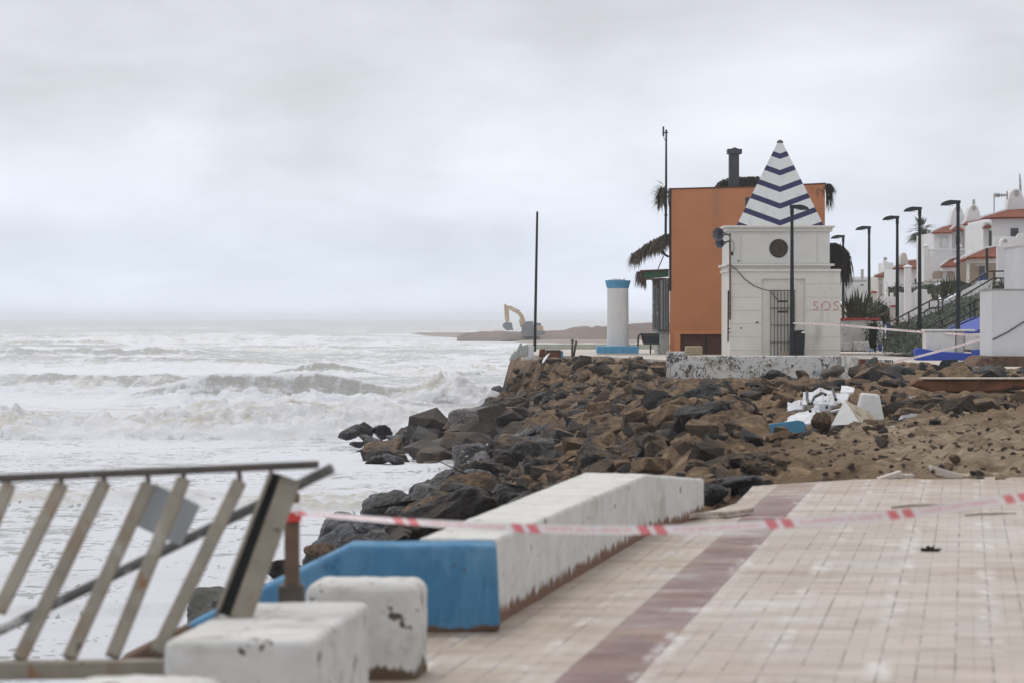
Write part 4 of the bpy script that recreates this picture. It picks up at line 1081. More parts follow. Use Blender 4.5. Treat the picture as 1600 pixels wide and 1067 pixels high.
    stick('wooden_lath', P(1098, 634, 62), P(1118, 625, 62.5), .05, 'timber_grey', 'grey slanting plank end among dark rocks below the speckled wall', 'lath')
    stick('rope_strand', P(848, 566, 92), P(858, 552, 94), .04, 'white_pvc', 'short white pipe leaning beside the brown box at the bank edge', 'pipe')
debris()
rs_ = random.Random(21)
for i in range(22):
    px, dd = rs_.uniform(1165, 1440), rs_.uniform(36, 52); x = PX(px, dd); z = float(terr(x, dd))
    if rs_.random() < .5: mt, lb, gp = 'plastic_white', 'small flat white scrap strewn on the sand round the white debris heap', 'small white scraps round the debris heap'
    else: mt, lb, gp = rs_.choice(['timber_grey', 'timber_pale', 'brown_block']), 'short splinter of board strewn round the white debris heap', 'board splinters round the debris heap'
    L, W = rs_.uniform(.10, .30), rs_.uniform(.04, .12)
    o = MB().prism([(x - L / 2, z), (x + L / 2, z + .01), (x + L * .42, z + .035), (x - L * .3, z + .05)], dd, dd + W).build('debris_scrap', mt, loc=(x, dd, z)); o.rotation_euler = (rs_.uniform(-.3, .3), rs_.uniform(-.3, .3), rs_.uniform(0, 3)); o.location.z += .03
    tag(o, lb, 'scrap', gp)

# ================================================================== SPECKLED WALL AND HUT
def speckled_wall():
    d = 95.9
    r = thing('speckled_wall', P(1190, 597, d), 'white retaining wall speckled black with peeling paint, in front of the striped hut', 'wall')
    MB().bpx(1047, 1313, 555.5, 606, d, .45).build('wall', 'speckled', r, bevel=.03)
    MB().bpx(1042, 1072, 549, 555.2, d - .03, .6).bpx(1042, 1046.8, 555.2, 604, d - .03, .55).build('corner_pier', 'speckled', r, bevel=.03)
    x0, x1 = PX(1313.2, d), PX(1345, d - 2)
    MB().add([(x0, d + .05, -1), (x1, d - 8, -1), (x1 + .25, d - 8, -1), (x0, d + .5, -1), (x0, d + .05, .18), (x1, d - 8, .16), (x1 + .25, d - 8, .16), (x0, d + .5, .18)], [(0, 1, 5, 4), (1, 2, 6, 5), (2, 3, 7, 6), (4, 5, 6, 7)]).build('return_wall', 'speckled', r)
speckled_wall()

def hut():
    d = 104.0
    r = thing('lifeguard_hut', P(1219, 557, d), 'cream lifeguard hut marked SOS with a striped pyramid roof', 'hut')
    x0, x1, dep = PX(1140, d), PX(1313, d), 4.0
    z0 = .0
    zl, zu = PZ(425, d), PZ(362, d)
    bd = MB()
    # lower storey with a recess for the door panel
    rx0, rx1, rz = PX(1190, d), PX(1258, d), PZ(436, d)
    bd.box((x0, d, z0), (rx0, d + dep, zl)).box((rx1, d, z0), (x1, d + dep, zl)).box((rx0, d, rz), (rx1, d + dep, zl)).box((rx0, d + .09, z0), (rx1, d + dep, rz))
    body = bd.build('lower_wall', 'hut_cream', r)
    gv = MB()
    for py in (444, 465, 485.5, 506, 527, 547):
        gv.box((x0, d - .004, PZ(py, d) - .01), (rx0 - .01, d + .0, PZ(py, d) + .006)); gv.box((rx1 + .01, d - .004, PZ(py, d) - .01), (x1, d + .0, PZ(py, d) + .006))
    gv.build('groove_lines', pbr('joint', (.42, .39, .34), .1), body)
    MB().box((x0 - .06, d - .06, zl + .002), (x1 + .02, d + dep + .06, PZ(421, d))).box((x0 - .02, d + .02, PZ(421, d) + .002), (x1 - .35, d + dep, PZ(416, d))).box((x0 - .12, d - .10, PZ(416, d) + .002), (x1 - .22, d + dep + .1, PZ(412.5, d))).build('string_course', 'hut_trim', r, bevel=.01)
    ux0, ux1, ud = PX(1140, d), PX(1297, d), d + .12
    MB().box((ux0, ud, PZ(412.4, d)), (ux1, ud + 3.6, zu)).build('upper_wall', 'hut_upper', r)
    pan = MB()
    for a, b in ((1140, 1157), (1158, 1277), (1278, 1297)):
        pan.box((PX(a + .6, d), ud - .02, PZ(411.8, d)), (PX(b - .6, d), ud - .002, PZ(366, d)))
    pan.build('wall_panel', 'hut_upper', r, bevel=.004)
    MB().box((PX(1135, d), ud - .08, zu), (PX(1301, d), ud + 3.7, PZ(356.5, d))).box((PX(1131, d), ud - .18, PZ(356.4, d)), (PX(1304.5, d), ud + 3.8, PZ(352.8, d))).build('cornice', 'hut_trim', r, bevel=.012)
    # pyramid, truncated at the tip
    cx, cy = PX(1219, d + 1.9), d + 1.95
    zb, zt = PZ(352.6, d), PZ(224, d + 1.9)
    hb = 1.565; ht = .10
    pr = bpy.data.objects.new('pyramid_roof', None)
    me = bpy.data.meshes.new('pyramid_roof')
    me.from_pydata([(-hb, -hb, 0), (hb, -hb, 0), (hb, hb, 0), (-hb, hb, 0), (-ht, -ht, zt - zb), (ht, -ht, zt - zb), (ht, ht, zt - zb), (-ht, ht, zt - zb)], [], [(3, 2, 1, 0), (4, 5, 6, 7), (0, 1, 5, 4), (1, 2, 6, 5), (2, 3, 7, 6), (3, 0, 4, 7)])
    me.materials.append(M['striped_render'])
    pr = bpy.data.objects.new('pyramid_roof', me); COL.objects.link(pr); pr.parent = r; pr.location = Vector((cx, cy, zb)) - r.location; pr.rotation_euler = (0, 0, -math.atan2(cx, cy))
    MB().lathe([(.11, zt - .0), (.13, zt + .03), (.08, zt + .10), (.02, zt + .12)], cx, cy, 12).build('finial', 'flue_grey', r, smooth=True)
    # round vent with mesh
    vc = P(1217, 388.5, d); vy = ud - .022
    def disc(rad, y0, y1, n=32): return [(vc.x + rad * math.cos(2 * math.pi * k / n), vc.z + rad * math.sin(2 * math.pi * k / n)) for k in range(n)]
    v = MB().prism(disc(.335, 0, 0), vy - .02, vy).build('vent', 'black_iron', r)
    g = MB()
    for k in range(-6, 7):
        h = math.sqrt(max(.30 ** 2 - (k * .047) ** 2, 0))
        g.bar((vc.x + k * .047 - h * .5 * 0, vy - .03, vc.z - h), (vc.x + k * .047, vy - .03, vc.z + h), .010, .008); g.bar((vc.x - h, vy - .036, vc.z + k * .047), (vc.x + h, vy - .036, vc.z + k * .047), .010, .008)
    g.build('mesh_grille', 'rusty_brown', v)
    # grille door
    gx0, gx1, gz1 = PX(1204.5, d), PX(1241.5, d), PZ(454.5, d)
    dr = MB().box((gx0 + .05, d + .07, z0), (gx1 - .03, d + .088, gz1 - .03)).build('door', 'hut_cream', r)
    MB().box((PX(1215, d), d + .055, PZ(489, d)), (PX(1231, d), d + .069, PZ(486, d))).box((PX(1215, d), d + .055, PZ(472.5, d)), (PX(1231, d), d + .069, PZ(470, d))).build('letter_slot', 'black_iron', dr)
    gr = MB()
    n = 7
    for i in range(n + 1):
        x = gx0 + (gx1 - gx0) * i / n; gr.box((x - .014, d + .0, z0), (x + .014, d + .028, gz1))
    for py in (454.5, 482, 508.5, 535): gr.box((gx0 - .03, d - .014, PZ(py, d) - .018), (gx1 + .03, d - .001, PZ(py, d) + .018))
    gr.build('iron_grille', 'rusty_dark', r)
    MB().bpx(1221, 1234, 548.5, 560, d - .4, .3).build('door_step', 'beige_stone', r, bevel=.02)
    # rusty pipe and iron bracket on the corner
    MB().tube([P(1140.5, 365, d - .06), P(1140.8, 415, d - .16), P(1140.8, 500, d - .06)], .035, 8).build('corner_pipe', 'rusty_brown', r, smooth=True)
    br = MB()
    br.tube([P(1138.0, 455, d - .1), P(1137.6, 534, d - .1)], .028, 6)
    for py in (455, 480, 494, 514, 520): br.bar(P(1137.5, py, d - .1), P(1141, py, d - .06), .03, .03)
    br.build('iron_bracket', 'black_iron', r)
    MB().tube([P(1142, 415, d - .12), P(1152, 423, d - .06), P(1163, 436, d - .03), P(1178, 447, d - .03), P(1192, 452.5, d - .03), P(1204, 455, d - .03), P(1211, 464, d - .03), P(1216, 471, d - .03)], .014, 6).build('cable', 'black_hose', r, smooth=True)
    MB().tube([P(1143, 375, d - .1), P(1147, 382, d - .1), P(1147, 391, d - .1), P(1143, 397, d - .1)], .012, 6).bpx(1141.5, 1146, 394, 399.5, d - .12, .1).build('junction_box', 'black_iron', r)
    for px, py, s in ((1158, 513, 1.6), (1183, 504, 2.0), (1154, 408, 1.6), (1300, 429.5, .7), (1300, 442, .7), (1299.5, 452, .7)):
        MB().bpx(px - s, px + s, py - s * .5, py + s * .6, d - .012 if py > 412 else ud - .03, .01).build('wall_patch', 'flue_grey', r)
    # the letters
    cu = bpy.data.curves.new('lettering', 'FONT'); cu.body = 'SOS'; cu.size = .47; cu.extrude = .004; cu.space_character = 1.28; cu.align_x = 'CENTER'
    cu.materials.append(M['sos_red'])
    tmp = bpy.data.objects.new('lettering_curve', cu); COL.objects.link(tmp)
    bpy.context.view_layer.update()
    me = bpy.data.meshes.new_from_object(tmp.evaluated_get(bpy.context.evaluated_depsgraph_get())); bpy.data.objects.remove(tmp)
    if not me.materials: me.materials.append(M['sos_red'])
    lt = bpy.data.objects.new('lettering', me); COL.objects.link(lt); lt.parent = r
    lt.location = P(1290.5, 485.5, d - .006) - r.location; lt.rotation_euler = (R(90), 0, 0)
hut()

def loudspeaker():
    d = 103.6
    r = thing('loudspeaker', P(1128, 372, d), 'grey horn loudspeakers fixed to the corner of the striped hut', 'loudspeaker')
    def horn(cx, cy, rad, depth):
        c = P(cx, cy, d); mb = MB(); n = 20; vs, fs = [], []
        ax = Vector((-.55, -.8, -.05)).normalized(); a = ax.cross(Vector((0, 0, 1))).normalized(); b = a.cross(ax)
        for rr, l in ((rad, depth), (rad * .96, depth * .98), (rad * .45, depth * .45), (rad * .22, depth * .1), (rad * .22, -depth * .2), (rad * .3, -depth * .2), (rad * .3, 0.1), (rad * .5, depth * .5), (rad * 1.0, depth * .97)):
            vs += [c + ax * l + (a * math.cos(2 * math.pi * k / n) + b * math.sin(2 * math.pi * k / n)) * rr for k in range(n)]
        for i in range(9):
            j = (i + 1) % 9
            fs += [(i * n + k, i * n + (k + 1) % n, j * n + (k + 1) % n, j * n + k) for k in range(n)]
        mb.add(vs, fs); return mb
    horn(1130, 366, .24, .35).build('horn', 'horn_grey', r, smooth=True)
    horn(1131, 380, .19, .30).build('horn', 'horn_grey', r, smooth=True)
    for ya, yb in ((366, 368), (379, 377)): MB().tube([P(1133, ya, d), P(1140, yb, d + .1)], .03, 6).build('bracket', 'black_iron', r)
loudspeaker()

# ================================================================== ORANGE BAR
def thatch(mb, pts, n, L, wd, spread, out=(0, 0, 0), seed=1, jit=.1):
    rnd = random.Random(seed); pts = [Vector(p) for p in pts]
    for i in range(n):
        k = rnd.random() * (len(pts) - 1); j = int(k); p = pts[j].lerp(pts[min(j + 1, len(pts) - 1)], k - j)
        p = p + Vector((rnd.uniform(-jit, jit), rnd.uniform(-jit, jit), rnd.uniform(-jit, jit) * .6))
        dv = Vector(out) + Vector((rnd.gauss(0, spread), rnd.gauss(0, spread), -.55 + rnd.gauss(0, spread * .6)))
        mb.blade(p, dv, L * rnd.uniform(.5, 1.15), wd * rnd.uniform(.6, 1.3), .35, 2)
    return mb
def orange_bar():
    d = 112.0
    r = thing('orange_building', P(1150, 556, d), 'tall orange rendered beach bar with thatch trimmings and a black flue', 'building')
    xl, xr = PX(1046.5, d), PX(1289, d)
    a, b, c_ = (xl, PZ(296.5, d)), (PX(1180, d), PZ(293, d)), (xr, PZ(288, d))
    # door recess low on the front
    dx0, dx1, dz = PX(1063, d), PX(1150, d), PZ(522.5, d)
    def turn(mb):
        mb.v = [(x + .40, y, z) if (y > d + 5 and x < xl + .1) else (x, y, z) for x, y, z in mb.v]; return mb
    wb = MB().prism([(xl, dz), a, b, c_, (xr, dz)], d, d + 6).box((xl, d, -.05), (dx0, d + 6, dz)).box((dx1, d, -.05), (xr, d + 6, dz)).box((dx0, d + .25, -.05), (dx1, d + 6, dz)); turn(wb).build('wall', 'orange_render', r)
    turn(MB().prism([(xl - .03, a[1]), (b[0], b[1]), (xr + .03, c_[1]), (xr + .03, c_[1] + .05), (b[0], b[1] + .05), (xl - .03, a[1] + .05)], d - .03, d + 6)).build('coping', 'brown_wood', r)
    MB().bpx(1053.5, 1151, 517.5, 522.3, d - .05, .05).bpx(1053.5, 1063, 522.3, 560, d - .05, .05).build('door_surround', 'orange_trim', r, bevel=.006)
    dr = MB().box((dx0, d + .19, -.02), (dx1, d + .249, dz)).build('door', 'brown_wood', r)
    MB().bpx(1101, 1104, 523, 556, d + .16, .028).bpx(1103.2, 1106, 543, 545.5, d + .14, .02).build('door_rail', 'black_iron', dr)
    MB().bpx(1045.5, 1049, 296, 455, d - .015, .06).build('drain_pipe', 'black_iron', r)
    # small dark window near the pyramid
    MB().bpx(1164.5, 1174, 309, 326, d - .012, .05).build('window', 'window_dark', r)
    # glazed bay on the seaward side
    bx0, bx1 = PX(1031, d), xl
    bay = MB().box((bx0, d + .15, PZ(515, d)), (bx1 - .004, d + 5.2, PZ(438, d))).build('glazed_bay', 'shade_glass', r)
    fr = MB()
    for px in (1031.3, 1036.5, 1040.5, 1044.5): fr.box((PX(px, d) - .03, d + .10, PZ(515, d)), (PX(px, d) + .03, d + .149, PZ(438, d)))
    fr.box((bx0 - .05, d + .08, PZ(518.5, d)), (bx1 - .004, d + 5.3, PZ(515.1, d))).box((bx0 - .06, d + .08, PZ(437.9, d)), (bx1 - .004, d + 5.3, PZ(434.5, d)))
    for k in range(5): fr.box((bx0 - .045, d + .4 + k * 1.15, PZ(515, d)), (bx0 - .004, d + .46 + k * 1.15, PZ(438, d)))
    fr.build('bay_frame', 'rusty_dark', bay)
    MB().box((PX(1032, d), d + .25, -.05), (xl - .004, d + 5, PZ(518.6, d))).build('bay_base', 'slab_grey', r)
    # green awning and its brackets
    MB().add([P(1000, 437, d + .3), P(1045, 433, d + .3), P(1045, 423, d + .3), P(1003, 424, d + .3), P(1000, 437, d + 4.5), P(1045, 433, d + 4.5), P(1045, 423, d + 4.5), P(1003, 424, d + 4.5)],
             [(0, 1, 2, 3), (7, 6, 5, 4), (3, 2, 6, 7), (0, 3, 7, 4), (1, 0, 4, 5)]).build('awning', 'green_canvas', r)
    MB().tube([P(1003, 437, d + .2), P(1045, 436, d + .2)], .035, 6).tube([P(1000, 424, d + .2), P(1045, 422, d + .2)], .04, 6).tube([P(1028, 421, d + .3), P(1037, 400, d + .3)], .02, 6).tube([P(1032, 394, d + .25), P(1045, 402, d + .25)], .05, 6).tube([P(1020, 385, d + .25), P(1046, 372, d + .25)], .05, 6).tube([P(1033, 388, d + .3), P(1040, 400, d + .3)], .04, 6).build('awning_frame', 'brown_wood', r)
    th = MB()
    thatch(th, [P(990, 398, d + .3), P(1008, 385, d + .3), P(1028, 374, d + .3), P(1044, 367, d + .3)], 900, .52, .045, .22, (-.30, 0, -.10), 1, .10)
    thatch(th, [P(990, 398, d + 3.5), P(1028, 374, d + 3.5), P(1044, 367, d + 3.5)], 400, .5, .045, .22, (-.30, 0, -.10), 2, .10)
    thatch(th, [P(1020, 378, d + .3), P(1044, 369, d + .3)], 200, .45, .045, .25, (.1, 0, -.1), 3, .1)
    thatch(th, [P(996, 426, d + .3), P(1003, 425, d + .3), P(1004, 425, d + 4)], 260, .48, .035, .16, (-.12, 0, -.4), 4, .06)
    thatch(th, [P(1005, 437, d + .3), P(1009, 437, d + .3)], 16, .35, .06, .1, (0, 0, -.5), 5, .03)
    thatch(th, [P(1020, 437, d + .3), P(1030, 436, d + .3)], 28, .35, .06, .1, (0, 0, -.5), 6, .03)
    th.build('thatch_awning', 'thatch', r)
    tu = MB(); rnd = random.Random(4)
    for i in range(300):
        p = P(1036 + rnd.gauss(0, 3.2), 301 + rnd.gauss(0, 5), d + rnd.uniform(-.1, .8)); a_ = rnd.uniform(1.9, 5.2)
        tu.blade(p, (math.cos(a_) * .8 - .1, rnd.gauss(0, .3), math.sin(a_) * .8 - .2), rnd.uniform(.25, .62), .07, .3, 2)
    tu.tube([P(1036, 304, d + .2), P(1050, 298, d + .2)], .06, 6); tu.build('thatch_tuft', 'thatch', r)
    ro = MB()
    thatch(ro, [P(1122, 290, d + 1.5), P(1135, 281, d + 2.2), P(1160, 278.5, d + 2.5), P(1190, 278, d + 2.5)], 420, .6, .09, .30, (-.15, -.4, -.05), 7, .10)
    ro.prism([(PX(1124, d), PZ(296, d)), (PX(1132, d), PZ(283, d)), (PX(1150, d), PZ(279, d)), (PX(1200, d), PZ(278, d)), (PX(1262, d), PZ(286, d)), (PX(1270, d), PZ(292, d))], d + 1.3, d + 4.5)
    ro.build('thatch_roof', 'thatch_dark', r)
    ri = MB()
    thatch(ri, [P(1262, 290, d + .1), P(1288, 287.5, d + .1), P(1296, 288, d + .3), P(1299, 290, d + .4)], 110, .45, .06, .25, (.35, 0, .15), 8, .05)
    thatch(ri, [P(1291, 290, d + .1), P(1299, 290, d + .3)], 90, .75, .05, .14, (.10, 0, -.5), 9, .05)
    ri.build('thatch_fringe', 'thatch_dark', r)
    # big hanging mat of thatch on the landward side
    rm = MB()
    thatch(rm, [P(1295, 382, d + .2), P(1308, 384, d + .2), P(1318, 392, d + .2), P(1324, 402, d + .2)], 420, .95, .06, .12, (.12, 0, -.55), 10, .10)
    thatch(rm, [P(1308, 384, d + .2), P(1318, 392, d + .2), P(1323, 402, d + .2), P(1320, 412, d + .2)], 340, .72, .05, .13, (.06, 0, -.6), 11, .16)
    rm.tube([P(1288, 383, d + .2), P(1305, 383, d + .2), P(1318, 391, d + .2), P(1324, 402, d + .2)], [.06, .10, .12, .06], 6)
    rm.build('thatch_mat', 'thatch_dark', r)
    # flue
    fl = MB().bpx(1139.5, 1155, 238, 296, d + .7, .42).build('flue', 'flue_grey', r, bevel=.01)
    MB().bpx(1137, 1159.5, 233, 240.5, d + .6, .62).ppx([(1142, 233), (1148, 230.5), (1154, 233)], d + .7, .4).build('flue_cap', 'flue_grey', fl, bevel=.01)
orange_bar()

def aerial():
    d = 111.8
    r = thing('aerial_mast', P(1040, 372, d), 'thin aerial mast with small panel antenna beside the orange building', 'antenna')
    MB().tube([P(1040, 372, d), P(1040.8, 290, d), P(1041, 203, d)], [.05, .045, .035], 8).lathe([(.03, PZ(339, d)), (.065, PZ(337.5, d)), (.065, PZ(335.5, d)), (.03, PZ(334, d))], PX(1040.5, d), d, 8).build('mast', 'lamp_grey', r)
    MB().bpx(1035.2, 1038, 198, 213, d - .05, .12).build('panel_antenna', 'shutter_grey', r, bevel=.006)
    MB().tube([P(1036, 208, d), P(1044, 207.5, d)], .025, 6).tube([P(1037, 213, d), P(1038, 219, d), P(1041, 221, d)], .012, 5).build('antenna_arm', 'lamp_grey', r)
aerial()

# ================================================================== LAMPS
def make_lamp(x, y, z, flip, label):
    r = thing('street_lamp', (x, y, z), label, 'street lamp', 'street lamps along the promenade')
    H = 5.3
    MB().lathe([(.09, z), (.09, z + .9), (.085, z + .92), (.078, z + 1.2), (.055, z + H - .25), (.068, z + H - .24), (.068, z + H - .02), (.045, z + H)], x, y, 14).build('pole', 'lamp_grey', r, smooth=True)
    MB().lathe([(.19, z - .01), (.19, z + .03), (.12, z + .05)], x, y, 14).build('base_plate', 'lamp_grey', r)
    s = 1
    hd = MB(); zt = z + H
    # flat tapering head seen side-on: thick by the pole, pointed at the tip
    prof = [(-.08, .0, .09), (.0, -.02, .10), (.12, -.03, .10), (.28, -.06, .11), (.42, -.075, .08), (.55, -.085, .02), (.60, -.09, -.05)]
    vs, fs = [], []
    n = len(prof)
    for (l, lo, hi) in prof:
        wd = .10 if l < .05 else (.17 if l < .45 else .12)
        if hi < lo: hi = lo + .015
        vs += [(x + s * l, y - wd, zt + lo), (x + s * l, y + wd, zt + lo), (x + s * l, y + wd * .7, zt + hi), (x + s * l, y - wd * .7, zt + hi)]
    for i in range(n - 1):
        o = 4 * i; q = o + 4
        fs += [(o, q, q + 1, o + 1), (o + 1, q + 1, q + 2, o + 2), (o + 2, q + 2, q + 3, o + 3), (o + 3, q + 3, q, o)]
    fs += [(0, 1, 2, 3), (4 * n - 1, 4 * n - 2, 4 * n - 3, 4 * n - 4)]
    h = hd.add(vs, fs).build('lamp_head', 'lamp_grey', r)
    MB().box((x + .14, y - .12, zt - .085), (x + .46, y + .12, zt - .078)).build('lens', 'lens', h)
    return r
l0 = make_lamp(PX(1237.5, 103.1), 103.1, .03, False, 'street lamp standing in front of the SOS hut, its head over the pyramid')
lamps = [(1497, 100.8, .10, 'tallest looking street lamp, rising from the blue kerbed planter'), (1437, 110.7, .25, 'street lamp behind the hedge, its head beside the palm crown'), (1402, 119.4, .22, 'street lamp between the palm and the agaves, clear against the sky'),
         (1358, 129.6, .12, 'street lamp whose pole rises straight out of the agaves'), (1317.5, 142.8, .1, 'farthest street lamp, mostly hidden behind the hanging thatch')]
for px, dd, z, lab in lamps:
    c = copy_tree(l0); c.location = (PX(px, dd), dd, z); c.rotation_euler = (0, 0, math.pi); c['label'] = lab

bn = thing('rubbish_bin', P(1249, 554, 103.2), 'black wheeled rubbish bin beside the grille door of the hut', 'bin')
d = 103.2
MB().frustum(PX(1242.5, d), PX(1256, d), d, d + .36, .03, PX(1240.5, d), PX(1258, d), d - .03, d + .40, PZ(521.5, d)).build('body', 'bin_black', bn, bevel=.015)
MB().prism([(PX(1239.5, d), PZ(521.4, d)), (PX(1259.5, d), PZ(521.4, d)), (PX(1259, d), PZ(519, d)), (PX(1254, d), PZ(516, d)), (PX(1243, d), PZ(517, d))], d - .05, d + .42).build('lid', 'bin_black', bn, bevel=.01)
MB().bpx(1252.5, 1259, 518.5, 521, d - .07, .02).build('paper_scrap', 'white_pvc', bn)
for px in (1243.5, 1255): MB().tube([Vector((PX(px, d), d + .36, .09)), Vector((PX(px, d) + .05, d + .36, .09))], .08, 12).build('wheel', 'black_hose', bn)

d = 108.5
o = MB().bpx(1071, 1098, 540.5, 558, d, .5).build('stone_plinth', 'beige_stone', loc=P(1085, 556, d), bevel=.06); tag(o, 'beige rounded stone block standing before the brown door', 'stone block')

# ================================================================== PLAZA
def column():
    d = 112.0
    cx, cy = PX(966, d), d + .45
    r = thing('white_column', (cx, cy, .03), 'thick round white column with a blue planter top on a blue base', 'column')
    MB().bpx(933, 998, 540.8, 552, d - .35, 1.6).build('base', 'blue_cap', r, bevel=.02)
    MB().lathe([(.43, PZ(540.8, d)), (.42, PZ(520, d)), (.41, PZ(450.5, d))], cx, cy, 40).build('shaft', 'column_white', r, smooth=True)
    bowl = MB().lathe([(.42, PZ(450.4, d)), (.46, PZ(445, d)), (.50, PZ(438.5, d)), (.46, PZ(438.3, d)), (.44, PZ(440, d))], cx, cy, 40).build('planter_bowl', 'blue_cap', r, smooth=True)
    so_ = MB(); rnd = random.Random(3)
    for i in range(160):
        a = rnd.uniform(0, 6.28); q = rnd.uniform(0, .40)
        so_.blade((cx + math.cos(a) * q - .06, cy + math.sin(a) * q, PZ(439.5, d)), (rnd.gauss(0, .7), rnd.gauss(0, .7), .55), rnd.uniform(.08, .2), .05, .3, 2)
    so_.build('dry_plant', 'leaf_brown', bowl)
column()
d = 110.0
o = MB().tube([P(835.5, 549, d), P(837.5, 440, d), P(839.5, 331, d)], [.058, .05, .042], 10).build('bare_pole', 'black_iron', loc=P(835.5, 549, d), smooth=True); tag(o, 'tall bare black pole leaning slightly at the corner of the broken plaza', 'pole')
d = 131.0
o = MB().bpx(822, 1048, 537.5, 556, d, .3).build('parapet_wall', 'pale_green_wall', loc=P(930, 556, d), bevel=.02); tag(o, 'low weathered pale parapet wall along the back of the plaza', 'wall')
for px0, py0, px1, py1, lab in [(894, 558, 894.5, 530, 'upright iron stake with a small crosspiece on the plaza edge'), (896.5, 556, 900.5, 532.5, 'slanting iron stake beside the upright one on the plaza edge')]:
    a, b = P(px0, py0, 107.5), P(px1, py1, 107.5); mb = MB().tube([a, b], .04, 6)
    if px0 == 894: mb.tube([P(891.5, 532, 107.5), P(897, 533, 107.5)], .018, 5)
    tag(mb.build('iron_stake', 'rusty_dark', loc=a), lab, 'stake')
def bench():
    d = 113.0
    r = thing('metal_bench', P(1018, 552, d), 'dark metal bench with curved end frame beside the orange building', 'bench')
    for dy, a0 in ((0, 0), (1.0, 0)):
        MB().tube([P(996.5, 550, d + dy), P(997, 530, d + dy), P(998.5, 524, d + dy), P(1001, 522.3, d + dy), P(1003, 524, d + dy), P(1005.5, 536, d + dy)], .035, 8).build('end_frame', 'black_iron', r, smooth=True)
    MB().bar(P(1001, 522.5, d + .5), P(1040, 522.5, d + .5), .06, 1.0).build('top_rail', 'black_iron', r)
    MB().add([P(1002.5, 524, d - .02), P(1036, 524, d - .02), P(1036, 536.5, d + .05), P(1005.5, 536.5, d + .05), P(1002.5, 524, d + .02), P(1036, 524, d + .02), P(1036, 536.5, d + .09), P(1005.5, 536.5, d + .09)], [(0, 1, 2, 3), (7, 6, 5, 4), (0, 3, 7, 4), (1, 0, 4, 5), (2, 1, 5, 6), (3, 2, 6, 7)]).build('backrest', 'flue_grey', r)
    MB().bar(P(1005, 537.5, d + .1), P(1038, 537.5, d + .1), .04, .35).build('seat', 'black_iron', r)
    MB().tube([P(1016.5, 538, d), P(1016.5, 552, d)], .03, 6).build('leg', 'black_iron', r)
bench()
# broken pieces at the plaza corner
d = 107.0
for pts, th, mat, lab, nm, cat in [
    ([(805, 552), (812, 537), (815.5, 535), (816, 545), (808, 553)], .5, 'slab_grey', 'grey slab standing on edge at the outermost corner of the plaza', 'broken_slab', 'slab'),
    ([(815.5, 540), (825, 537.5), (825.5, 556), (812, 558)], .6, 'slab_grey', 'block of broken concrete behind the outermost tilted slab', 'broken_slab', 'slab'),
    ([(795, 563), (800, 552), (812, 549.5), (814, 555), (806, 562)], .8, 'slab_grey', 'pale slab sliding off the plaza corner towards the sea', 'broken_slab', 'slab'),
    ([(825.5, 539), (835, 541), (833, 560), (825, 560)], .4, 'render_white', 'whitish upright wall stub at the foot of the bare pole', 'broken_slab', 'slab'),
    ([(843, 546), (852, 544.5), (852, 557), (842, 558)], .5, 'brown_block', 'narrow brown block next to the bare pole', 'brown_crate', 'block')]:
    o = MB().ppx(pts, d, th).build(nm, mat, loc=P(pts[0][0], pts[0][1], d), bevel=.03); tag(o, lab, cat)
r = thing('brown_crate', P(864, 558, 106.5), 'low brown box with a pale lid and blue end on the bank edge', 'box')
MB().bpx(852.5, 877, 547.5, 560, 106.5, .7).build('body', 'brown_block', r, bevel=.02)
MB().bpx(852, 876, 545.5, 547.3, 106.45, .8).build('lid', 'slab_grey', r, bevel=.01)
MB().bpx(877.1, 880, 548, 559, 106.5, .6).build('end_panel', 'blue_cap', r, bevel=.01)

# ================================================================== EXCAVATOR
def excavator():
    d = 497.0
    r = thing('excavator', P(832, 521, d), 'distant yellow excavator with raised boom and grey bucket on the far beach', 'excavator')
    MB().ppx([(815, 517), (850, 517), (852, 520), (849, 524), (816, 524), (813, 520)], d - .3, .7).build('track', 'digger_dark', r, bevel=.05)
    MB().ppx([(815, 517), (850, 517), (852, 520), (849, 524), (816, 524), (813, 520)], d + 2.0, .7).build('track', 'digger_dark', r, bevel=.05)
    MB().bpx(815, 838, 508.5, 517, d, 2.6).build('body', 'digger_dark', r, bevel=.08)
    MB().ppx([(820, 504), (823, 502.5), (833, 502), (834, 508.4), (818, 508.4)], d, 1.2).build('cab', 'digger_dark', r, bevel=.05)
    MB().bpx(838, 845.5, 505, 509.4, d + .2, 2.2).build('engine_cover', 'digger_dark', r, bevel=.05)
    MB().ppx([(838, 509.5), (847, 509), (849, 511), (849, 518), (838, 518.5)], d - .1, 2.8).build('counterweight', 'digger_yellow', r, bevel=.08)
    bm_ = MB().ppx([(817, 513), (821.5, 506.5), (821, 502), (817.5, 492.5), (814, 488), (810, 486), (803, 483.5), (792, 477), (790, 478.5), (792, 481.5), (800, 486.5), (808, 490.5), (812, 496), (814, 502), (815, 509)], d + .9, .6)
    bm_.tube([P(814.5, 512, d + 1.2), P(812, 500, d + 1.2)], .12, 6).tube([P(812, 486, d + 1.2), P(796, 478.5, d + 1.2)], .12, 6)
    bm_.build('boom', 'digger_yellow', r)
    MB().ppx([(787.3, 479), (788, 476), (789.5, 475), (791.5, 477), (795.5, 485), (796, 503), (792, 503), (790, 492), (788.5, 485)], d + .8, .8).tube([P(788.8, 482, d + .7), P(789.5, 498, d + .7), P(791.5, 504, d + .7)], .1, 6).build('stick', 'digger_yellow', r)
    MB().ppx([(790, 503.5), (796, 504), (800, 505), (800.5, 509), (802, 516.5), (800, 516), (792, 517), (787.5, 513.5), (785, 510), (785.5, 507)], d + .5, 1.4).build('bucket', 'digger_dark', r, bevel=.04)
excavator()

